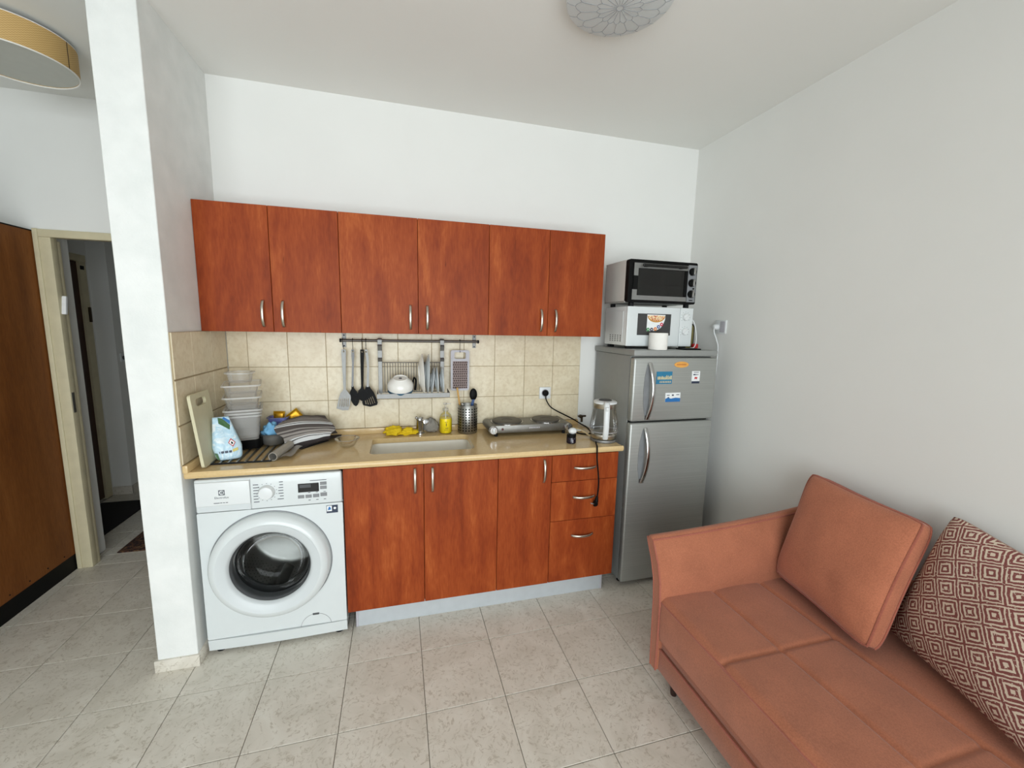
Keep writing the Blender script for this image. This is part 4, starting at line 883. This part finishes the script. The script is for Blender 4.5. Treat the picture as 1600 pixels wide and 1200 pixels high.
MB().lathe_ax([(.012, 0), (.012, .012), (.007, .014), (.007, .03), (.0001, .03)], (2.072, -.001, .948), (0, -1, 0), 16).cyl((2.072, -.026, .955), (2.072, -.026, .915), .007, seg=12).build('body', 'brass_dark', k)
MB().box(2.040, 2.098, -.038, -.030, .950, .962, .003).cyl((2.072, -.026, .95), (2.072, -.034, .956), .008, seg=12).build('lever', 'brass_dark', k)

# kettle
ke = thing('kettle', (2.028, -.405, CZ), 'glass electric kettle with white lid and handle at the worktop end', 'kettle')
q = (2.036, -.405, 0)
MB().lathe([(.0001, .896), (.074, .896), (.076, .902), (.074, .910), (.0001, .911)], q, 40).build('power_base', 'alu', ke)
MB().lathe([(.0001, .912), (.068, .912), (.072, .918), (.075, .940), (.074, .942), (.0001, .940)], q, 40).build('steel_band', 'nickel', ke)
MB().lathe([(.074, .940), (.080, .960), (.081, .980), (.078, 1.010), (.071, 1.050), (.064, 1.085), (.062, 1.095)], q, 48).build('glass_body', 'glass', ke, smooth=60)
MB().tube([(q[0]+.079*math.cos(2*PI*i/48), q[1]+.079*math.sin(2*PI*i/48), .957) for i in range(48)], .0016, 6, True).build('level_ring', 'light_grey', ke)
MB().lathe([(.0625, 1.090), (.0635, 1.092), (.0640, 1.116), (.061, 1.117), (.060, 1.090), (.0625, 1.090)], q, 40).build('collar', 'nickel', ke)
MB().lathe([(.060, 1.116), (.067, 1.118), (.067, 1.126), (.060, 1.131), (.040, 1.133), (.0001, 1.134)], q, 40).build('lid', 'white_plastic', ke)
MB().lathe([(.038, 1.1325), (.036, 1.1355), (.0001, 1.136)], q, 28).build('lid_inset', 'dark_grey', ke)
hd = Vector((-.36, -.93, 0)).normalized(); pts = cat([Vector((q[0], q[1], 1.120))+hd*.055, Vector((q[0], q[1], 1.122))+hd*.085, Vector((q[0], q[1], 1.085))+hd*.100, Vector((q[0], q[1], 1.02))+hd*.106, Vector((q[0], q[1], .965))+hd*.100, Vector((q[0], q[1], .928))+hd*.082], 5)
MB().strap(pts, (hd.y, -hd.x, 0), .031, .022).build('handle', 'white_plastic', ke, smooth=60)
MB().box(q[0]+hd.x*.1-.011, q[0]+hd.x*.1+.011, q[1]+hd.y*.1-.014, q[1]+hd.y*.1+.006, 1.088, 1.112, .004).build('switch', 'white_plastic', ke)
k = thing('power_cord', (1.93, -.55, .70), 'black kettle cord hanging over the drawers with a loose plug', 'cord')
MB().tube(cat([(1.985, -.36, .902), (1.978, -.42, .899), (1.955, -.48, .899), (1.935, -.53, .900), (1.928, -.546, .885), (1.929, -.549, .83), (1.938, -.552, .76), (1.942, -.556, .70), (1.940, -.556, .645), (1.938, -.552, .612)]), .0042, 8).build('cable', 'black_plastic', k)
pb = MB().cyl((1.938, -.552, .62), (1.936, -.552, .59), .007, .011, 12).lathe_ax([(.0001, -.004), (.014, -.002), (.017, .006), (.017, .014), (.0001, .016)], (1.938, -.552, .580), (-1, 0, .1), 16).build('plug', 'black_plastic', k)
MB().cyl((1.924, -.557, .581), (1.902, -.557, .583), .0022, seg=8).cyl((1.924, -.547, .581), (1.902, -.547, .583), .0022, seg=8).build('pin', 'chrome', pb)
tag(MB().tube(cat([(1.905, -.235, .925), (1.94, -.26, .930), (1.97, -.30, .918), (1.982, -.345, .905)]), .0055, 8).build('beige_cord', plain('beige_cord', (196, 176, 136), .6)), 'short beige cord bending between hot plate and kettle', 'cord')
jr = thing('jar', (1.826, -.425, CZ), 'small dark purple jar at the worktop front edge', 'jar')
q = (1.826, -.425, 0)
MB().lathe([(.0001, .8965), (.024, .8965), (.027, .900), (.027, .925), (.025, .931), (.0001, .931)], q, 28).build('body', 'jar_dark', jr)
MB().lathe([(.026, .931), (.0265, .934), (.0265, .946), (.024, .949), (.0001, .949)], q, 28).build('lid', 'black_plastic', jr)
bx('label_print', 'light_grey', jr, 1.822, 1.826, -.4528, -.4518, .904, .922, smooth=0)
k = thing('scoop', (1.85, -.40, .949), 'white plastic scoop lying on the dark jar lid', 'scoop')
MB().ball((1.832, -.425, .966), .025, (1, .85, .72)).build('bowl', 'white_plastic', k)
MB().strap(cat([(1.842, -.415, .968), (1.865, -.395, .962), (1.895, -.37, .952), (1.915, -.352, .945)]), (.55, .8, 0), lambda q: .028-.014*q, .008).build('handle', 'white_plastic', k, smooth=60)

# ------------------------------------------------------------------ left corner of the worktop
cb = thing('cutting_board', (.03, -.42, CZ), 'cream plastic cutting board leaning on the partition tiles', 'cutting board')
mb = MB(); mb.prism(rrect(-.505, -.325, 0, .325, .014), 'x', 0, .012, [rrect(-.465, -.368, .268, .302, .0165)])
bmesh.ops.transform(mb.bm, matrix=Matrix.Translation((.0555, 0, .8995)) @ Matrix.Rotation(-.105, 4, 'Y'), verts=mb.bm.verts); mb.build('board', 'board', cb)
rm = thing('drying_mat', (.17, -.27, CZ), 'roll-out drying mat of steel rods on the worktop', 'drying mat')
for i in range(9): x = .034+.034*i; MB().cyl((x, -.448, .9005), (x-.012, -.09, .9005), .0050, seg=8).build('rod', 'steel', rm)
MB().box(.028, .312, -.449, -.443, .8955, .9035, .001, 1).box(.016, .300, -.096, -.090, .8955, .9035, .001, 1).build('end_strip', 'black_rubber', rm)
bt = thing('black_tub', (.135, -.175, .906), 'low black plastic tub under the clear container stack', 'tub')
MB().ring_loft([rr3(.060, .205, -.245, -.105, .02, .9062), rr3(.052, .213, -.253, -.097, .022, .958), rr3(.056, .209, -.249, -.101, .02, .958), rr3(.066, .199, -.239, -.111, .018, .912)]).build('shell', 'black_plastic', bt)

def container(zb, zt_, sx, sy, label, ang=15, c=(.135, -.205), r=.018, taper=.82):
    k = thing('food_container', (c[0], c[1], zb), label, 'container', 'clear food containers stacked in the corner')
    ca, sa = math.cos(math.radians(ang)), math.sin(math.radians(ang))
    def ringp(fx, e, z): return [(c[0]+ca*p[0]-sa*p[1], c[1]+sa*p[0]+ca*p[1], z) for p in rrect(-sx*fx-e, sx*fx+e, -sy*fx-e, sy*fx+e, r)]
    MB().ring_loft([ringp(taper, 0, zb+.001), ringp(taper+.02, 0, zb), ringp(1, 0, zt_)], True, False).build('tub', 'tub', k, smooth=40)
    MB().ring_loft([ringp(1, 0, zt_-.0005), ringp(1, .007, zt_), ringp(1, .008, zt_-.007)], False, False).build('rim', 'tub_rim', k, smooth=30)
container(.960, 1.086, .070, .098, 'bottom clear food container of the stack, on the black tub')
container(.972, 1.100, .070, .098, 'second clear food container from the bottom of the stack')
container(.984, 1.116, .074, .104, 'third clear food container from the bottom, with a wide rim')
container(1.118, 1.178, .074, .104, 'fourth clear food container from the bottom of the stack', taper=.8)
container(1.176, 1.236, .074, .104, 'clear food container second from the top of the stack', taper=.8)
container(1.236, 1.288, .054, .054, 'small clear tub on top of the container stack', 0, (.120, -.180), .04, .85)

# detergent bag
bg = thing('detergent_bag', (.122, -.39, .9055), 'pale blue detergent bag with hazard label on the drying mat', 'bag')
t = NT('bag_film'); v = t.coords(rand=False); f = t.noise(v, 22, 4, 1.2)
t.link(t.ramp(f, [(.35, lin((206, 226, 236))), (.5, lin((176, 210, 228))), (.62, lin((226, 236, 240)))]), t.p.inputs['Base Color']); t.p.inputs['Roughness'].default_value = .3; t.bump(t.noise(v, 14, 4, .8), .5, .02); M['bag'] = t.m
wv = Vector((.93, .36, 0)).normalized(); nv = Vector((.36, -.93, 0)).normalized()  # width and outward (front) directions
def bagp(u, q):
    """u around 0..1, q height 0..1"""
    a = 2*PI*u; hw = .058*(.88+.12*min(1, q/.3)-.46*max(0, (q-.3)/.7)); hd_ = .034*(1-q**1.6)+.0025
    if q < .06: hw *= .86+2.3*q; hd_ *= .8+3.3*q
    cx = math.copysign(abs(math.cos(a))**.55, math.cos(a)); cy = math.copysign(abs(math.sin(a))**.55, math.sin(a))
    base = Vector((.122, -.383, .9057)) + Vector((-.034*q, .020*q, .192*q))
    w_ = .0035*noise.noise(Vector((cx*2+3, cy*2, q*6)))
    return base + wv*(cx*hw) + nv*(cy*(hd_+w_))
mb = MB(); mb.ring_loft([[bagp(i/40, q/24) for i in range(40)] for q in range(25)]); mb.build('pouch', 'bag', bg, smooth=180)
def onbag(a, b, off=.0015):
    """a across -1..1, b height: a point on the front face"""
    best = bagp(.75, b); best = bagp(.25, b) if (bagp(.25, b)-bagp(.75, b)).dot(nv) > 0 else best
    hw = .058*(.88+.12*min(1, b/.3)-.46*max(0, (b-.3)/.7)); k_ = abs(a)**3*.35
    return best + wv*(a*hw) + nv*(off-.034*(1-b**1.6)*k_*.35)
def decal(nm, mat, poly, off=.0018): 
    mb = MB(); vs = [mb.bm.verts.new(onbag(a, b, off)) for a, b in poly]; mb.bm.faces.new(vs); vs2 = [mb.bm.verts.new(onbag(a, b, off-.0012)) for a, b in poly]; mb.bm.faces.new(vs2[::-1])
    n_ = len(poly)
    for i in range(n_): mb.bm.faces.new((vs[i], vs2[i], vs2[(i+1) % n_], vs[(i+1) % n_]))
    return mb.build(nm, mat, bg, smooth=0)
decal('hazard_border', 'red', [(.38, .30), (.64, .40), (.38, .50), (.12, .40)], .0025)
decal('hazard_panel', 'card_white', [(.38, .33), (.58, .40), (.38, .47), (.18, .40)], .0034)
decal('hazard_mark', 'black_plastic', [(.33, .37), (.44, .37), (.45, .40), (.38, .435), (.32, .40)], .0042)
for i, (a, b) in enumerate(((-.62, -.58), (-.50, -.30), (-.24, -.02), (.04, .24))): decal('letter_print', 'navy', [(a, .17), (b, .175), (b, .225), (a, .22)], .0026)
decal('yellow_print', plain('yellow_print', (206, 190, 110), .5), [(.30, .18), (.68, .21), (.68, .275), (.30, .245)], .0026)
decal('green_print', 'green', [(-.35, .86), (.55, .70), (.75, .80), (.1, .97), (-.35, .99)], .0035)
decal('green_print', 'green', [(-.92, .05), (-.74, .02), (-.76, .18), (-.94, .20)], .0035)
decal('blue_print', 'blue', [(.15, .97), (.75, .82), (.95, .90), (.4, .995)], .0035)

# bowl with blue cloth, tub and packets behind
mbw = thing('metal_bowl', (.252, -.165, .9055), 'grey metal bowl with a blue cloth on the drying mat', 'bowl')
MB().lathe([(.0001, .9058), (.044, .9058), (.050, .910), (.061, .950), (.065, .966), (.0665, .967), (.0635, .965), (.058, .950), (.047, .912), (.0001, .909)], (.252, -.165, 0), 40).build('dish', 'alu', mbw, smooth=60)
lump('blue_cloth', 'blue_cloth', (.240, -.172, .935), .040, .036, .060, .35, 2.4, 5.5, 'crumpled light blue cloth inside the metal bowl', 'cloth')
pt = thing('purple_tub', (.252, -.060, CZ), 'translucent purple tub behind the metal bowl', 'tub')
MB().ring_loft([rr3(.222, .290, -.090, -.030, .014, .8965), rr3(.205, .300, -.100, -.024, .016, 1.026), rr3(.208, .297, -.097, -.027, .014, 1.026), rr3(.225, .287, -.087, -.033, .012, .900)]).build('shell', 'purple', pt)
MB().tube([(p[0], p[1], 1.026) for p in rrect(.200, .305, -.103, -.023, .018)], .0025, 6, True).build('rim', thin_clear('purple_rim', (.75, .75, .9, 1), 1, .1, .5, lin((190, 194, 220))), pt)
cl_ = thing('clear_stopper', (.288, -.118, .97), 'small clear plastic stopper in front of the purple tub', 'stopper')
MB().lathe([(.014, .968), (.016, .985), (.009, .992), (.009, 1.002), (.016, 1.006), (.015, 1.014), (.0001, 1.016)], (.296, -.115, 0), 20, True).build('body', 'tub', cl_)
def packet(nm, cx, cz, s_, ang, label, y=-.016):
    k = thing(nm, (cx, y, cz-s_), label, 'packet', 'gold foil packets at the back wall')
    R = Matrix.Translation((cx, y-.004, cz)) @ Matrix.Rotation(ang, 4, 'Y') @ Matrix.Rotation(-.12, 4, 'X')
    mb = MB(); mb.surf(lambda u, v: R @ Vector(((u-.5)*2*s_, -.010*(max(0, (1-(2*u-1)**4)*(1-(2*v-1)**4)))**.6, (v-.5)*2*s_)), 12, 12, False); mb.surf(lambda u, v: R @ Vector(((u-.5)*2*s_, .004*(max(0, (1-(2*u-1)**4)*(1-(2*v-1)**4)))**.6, (v-.5)*2*s_)), 12, 12, False)
    mb.build('pouch', 'gold', k, smooth=60)
    MB().tube([R @ Vector((a*s_, -.001, b*s_)) for a, b in ((-1, -1), (-1, 1), (1, 1), (1, -1))], .0018, 6, True).build('seal', plain('gold_seal', (206, 176, 60), .4, .3), k)
packet('foil_packet', .330, 1.020, .034, PI/4+.12, 'gold foil packet standing on its corner beside the towel', -.040)
packet('foil_packet', .245, 1.020, .028, .05, 'gold foil packet standing behind the purple tub', -.022)

# folded towel: a profile (across the folds) swept along its length
L_prof = [(.37, -.05, .905), (.335, -.085, .985), (.318, -.115, 1.020), (.300, -.150, 1.022), (.282, -.195, 1.014), (.272, -.232, 1.000), (.292, -.254, .975), (.318, -.262, .958), (.330, -.270, .930), (.362, -.276, .906), (.42, -.22, .900), (.40, -.06, .900)]
Rp = [(.545, -.035, .912), (.485, -.045, 1.012), (.488, -.062, 1.018), (.500, -.085, 1.012), (.520, -.115, 1.002), (.538, -.142, .990), (.552, -.156, .972), (.545, -.162, .958), (.530, -.170, .945), (.528, -.185, .925), (.565, -.110, .910), (.570, -.04, .905)]
Lc, Rc = cat(L_prof, 5), cat(Rp, 5)
tw = thing('kitchen_towel', (.42, -.16, CZ), 'folded dark grey striped kitchen towel heaped beside the metal bowl', 'towel')
mb = MB(); nL = len(Lc)-1
def tow(u, v):
    i = u*nL; a = min(int(i), nL-1); f_ = i-a
    l = Lc[a].lerp(Lc[a+1], f_); r = Rc[a].lerp(Rc[a+1], f_)
    p = l.lerp(r, v); bulge = math.sin(PI*v)
    p = p + Vector((0, 0, .016*bulge*(1 if .1 < u < .75 else .2))) + Vector((0, 0, .004*noise.noise(Vector((u*9, v*4, 1)))))
    p.z = max(p.z, .8975); return p
mb.surf(tow, nL, 24); mb.build('cloth', 'towel', tw, smooth=180, weld=False)
mb = MB(); mb.surf(lambda u, v: Vector((.385+.11*v+.02*u, -.255+.14*v-.02*u, .8985+.010*math.sin(PI*v)+.006*(1-u)*math.sin(9*v)**2)), 4, 18); mb.surf(lambda u, v: Vector((.385+.11*v+.02*u, -.255+.14*v-.02*u, .897)), 4, 18); mb.build('lower_layer', plain('towel_dark', (60, 54, 52), .95), tw, smooth=180, weld=False)
# rolled grey sheet in front of the towel
rs = thing('rolled_sheet', (.33, -.34, CZ), 'rolled grey sheet with an open end beside the steel rods', 'roll')
A, B = Vector((.318, -.445, .918)), Vector((.352, -.275, .925))
ax_ = (B-A).normalized()
MB().lathe_ax([(.017, 0), (.0205, 0), (.0205, (B-A).length), (.017, (B-A).length), (.017, 0)], A, ax_, 32).build('tube', plain('sheet_grey', (168, 164, 156), .35, .3), rs)
mb = MB(); mb.surf(lambda u, v: A+ax_*(.01+.16*v)+Vector((.020+.050*u*(1-.2*v), 0, -.012*(1-u)**2-.008*u+.004*math.sin(7*v+3*u))), 8, 14); mb.build('flap', plain('flap_grey', (150, 146, 140), .4, .3), rs, smooth=180)

# ------------------------------------------------------------------ sofa with cushions
sf = thing('sofa', (2.4, -2.0, 0), 'salmon pink fabric sofa along the right wall', 'sofa')
XF, ZS, YA, YE = 1.945, .412, -1.135, -3.05
sx = [2.205, 2.455]; sy = [-1.495, -1.91, -2.325, -2.74]
def seat(u, v):
    x = XF+(2.80-XF)*u; y = YA+(YE+.09-YA)*v
    dx = min(abs(x-s_) for s_ in sx); dy = min(abs(y-s_) for s_ in sy)
    z = ZS+.006
    z -= .009*math.exp(-(dx/.008)**2) + (.008*math.exp(-(dy/.008)**2) if x < 2.46 else 0)
    z += .007*(min(1, dx/.11)*min(1, dy/.16))**.6
    e = x-XF
    if e < .03: z -= .016*(1-e/.03)**2
    return Vector((x, y, z))
MB().surf(seat, 150, 260).build('seat', 'salmon', sf, smooth=180)
mb = MB()
def front(u, v):
    y = YA+(YE+.09-YA)*u; z = .237+(ZS-.010-.237)*v
    return Vector((XF-.004*math.sin(PI*v), y, z))
mb.surf(front, 60, 10); mb.build('seat_front', 'salmon', sf, smooth=180)
MB().box(XF+.004, 2.80, YE+.09, YA, .237, ZS-.008).build('seat_core', 'salmon', sf, smooth=0)
MB().tube([(XF+.002, y, ZS-.008) for y in (YA, -1.6, -2.2, YE+.09)], .0045, 8).build('piping', 'piping', sf)
MB().box(XF+.016, 2.80, YE+.09, YA+.005, .19, .237, .004).build('rail', 'salmon', sf)
MB().box(XF+.006, 2.79, YE+.09, YA+.005, .090, .188, .006).build('base', 'salmon', sf)
MB().tube([(XF+.006, y, .189) for y in (YA, -1.6, -2.2, YE+.09)], .004, 8).build('piping', 'piping', sf)
def arm(sgn, y0):
    # outward-flaring panel arm, cross-section swept along x
    out = [(.000, .094), (.006, .25), (.010, .40), (.020, .49), (.045, .565), (.078, .628), (.086, .640)]
    inn = [(-.036, .094), (-.036, .25), (-.034, .40), (-.026, .49), (-.004, .560), (.030, .622), (.046, .645)]
    def sec(x):
        q = (x-XF)/(2.82-XF); lift = .045*q*q+.010*q
        P = [(a, b+lift*max(0, (b-.4)/.24)) for a, b in out] + [(.082, .652+lift), (.066, .658+lift), (.052, .655+lift)] + [(a, b+lift*max(0, (b-.4)/.24)) for a, b in inn[::-1]]
        return [(x, y0+sgn*a, b) for a, b in P]
    xs = [XF-.012]+[XF+(2.82-XF)*i/14 for i in range(15)]
    rings = [sec(x) for x in xs]
    cyy = y0+sgn*.02
    rings[0] = [(XF-.010, p[1]+(cyy-p[1])*.10, p[2]-(.006 if p[2] > .6 else 0)) for p in rings[1]]
    ao = MB().ring_loft(rings).build('arm', 'salmon', sf, smooth=50)
    for dd in (0, 1):
        pr_ = []
        for x in xs[1:]: s_ = sec(x); pr_.append(s_[6] if dd == 0 else s_[10])
        fr_ = [sec(xs[1])[i] for i in (range(0, 7) if dd == 0 else range(16, 9, -1))]
        path = [(XF-.008, p[1], p[2]) for p in fr_] + pr_[1:]
        MB().tube(path, .0042, 8).build('piping', 'piping', ao)
arm(1, -1.125); arm(-1, YE+.06)
MB().box(2.765, 2.838, YE+.09, -1.10, .10, .60, .03, 4).build('backrest', 'salmon', sf)
for x, y in ((2.005, -1.205), (2.72, -1.205), (2.005, -2.88), (2.72, -2.88)):
    MB().lathe([(.0001, 0), (.012, 0), (.013, .004), (.020, .092), (.0001, .092)], (x, y, 0), 20).build('leg', 'dark_leg', sf)
bx('mechanism', 'black_plastic', sf, 2.0, 2.70, -1.155, -1.150, .05, .09)

def cushion(nm, BL, BR, TL, TR, T, edge, mat, pipe, label, pin=.05, seed=0):
    BL, BR, TL, TR = map(Vector, (BL, BR, TL, TR))
    k = thing(nm, ((BL+BR)/2), label, 'cushion')
    nrm = (BR-BL).cross(TL-BL).normalized()
    def P(u, v, sd):
        a, b = 2*u-1, 2*v-1
        a2 = a*(1-pin*(1-b*b)*abs(a)**2); b2 = b*(1-pin*(1-a*a)*abs(b)**2)
        cr_ = 1-.045*(abs(a)*abs(b))**7; a2 *= cr_; b2 *= cr_
        uu, vv = (a2+1)/2, (b2+1)/2
        p = BL*(1-uu)*(1-vv)+BR*uu*(1-vv)+TL*(1-uu)*vv+TR*uu*vv
        h = T*(max(0, 1-abs(a)**2.6)*max(0, 1-abs(b)**2.6))**.55
        w_ = (.006*noise.noise(Vector((a*2.2+seed, b*2.2, seed)))+.0035*noise.noise(Vector((a*3+seed, (b+.3*a)*9, seed)))*max(0, -b+.1))*(1-max(abs(a), abs(b))**6)
        ew = edge*(1-.35*(abs(a)*abs(b))**6)
        return p + nrm*sd*(ew+h+w_)
    mb = MB(); N = 36
    mb.surf(lambda u, v: P(u, v, 1), N, N); mb.surf(lambda u, v: P(u, v, -1), N, N)
    loop = [(i/N, 0) for i in range(N)]+[(1, i/N) for i in range(N)]+[(1-i/N, 1) for i in range(N)]+[(0, 1-i/N) for i in range(N)]
    mb.surf(lambda q, s_: P(*loop[int(round(q*len(loop))) % len(loop)], 1-2*s_), len(loop), 4)
    mb.build('cover', mat, k, smooth=180)
    for sd in ((1, -1) if pipe else ()):
        MB().tube([P(u, v, sd*1.0) for u, v in loop], .0042, 6, True).build('piping', pipe, k)
    return k
cushion('cushion', (2.560, -1.150, .452), (2.462, -1.615, .452), (2.735, -1.130, .905), (2.735, -1.570, .870), .050, .026, 'salmon_cushion', 'piping', 'square salmon pink cushion with piping leaning at the sofa arm', .04, 1.3)
cushion('printed_cushion', (2.665, -1.530, .440), (2.460, -2.05, .440), (2.770, -1.605, .930), (2.765, -2.03, .83), .070, .006, 'print', None, 'cushion printed with maroon nested squares beside the pink cushion', .05, 4.2)
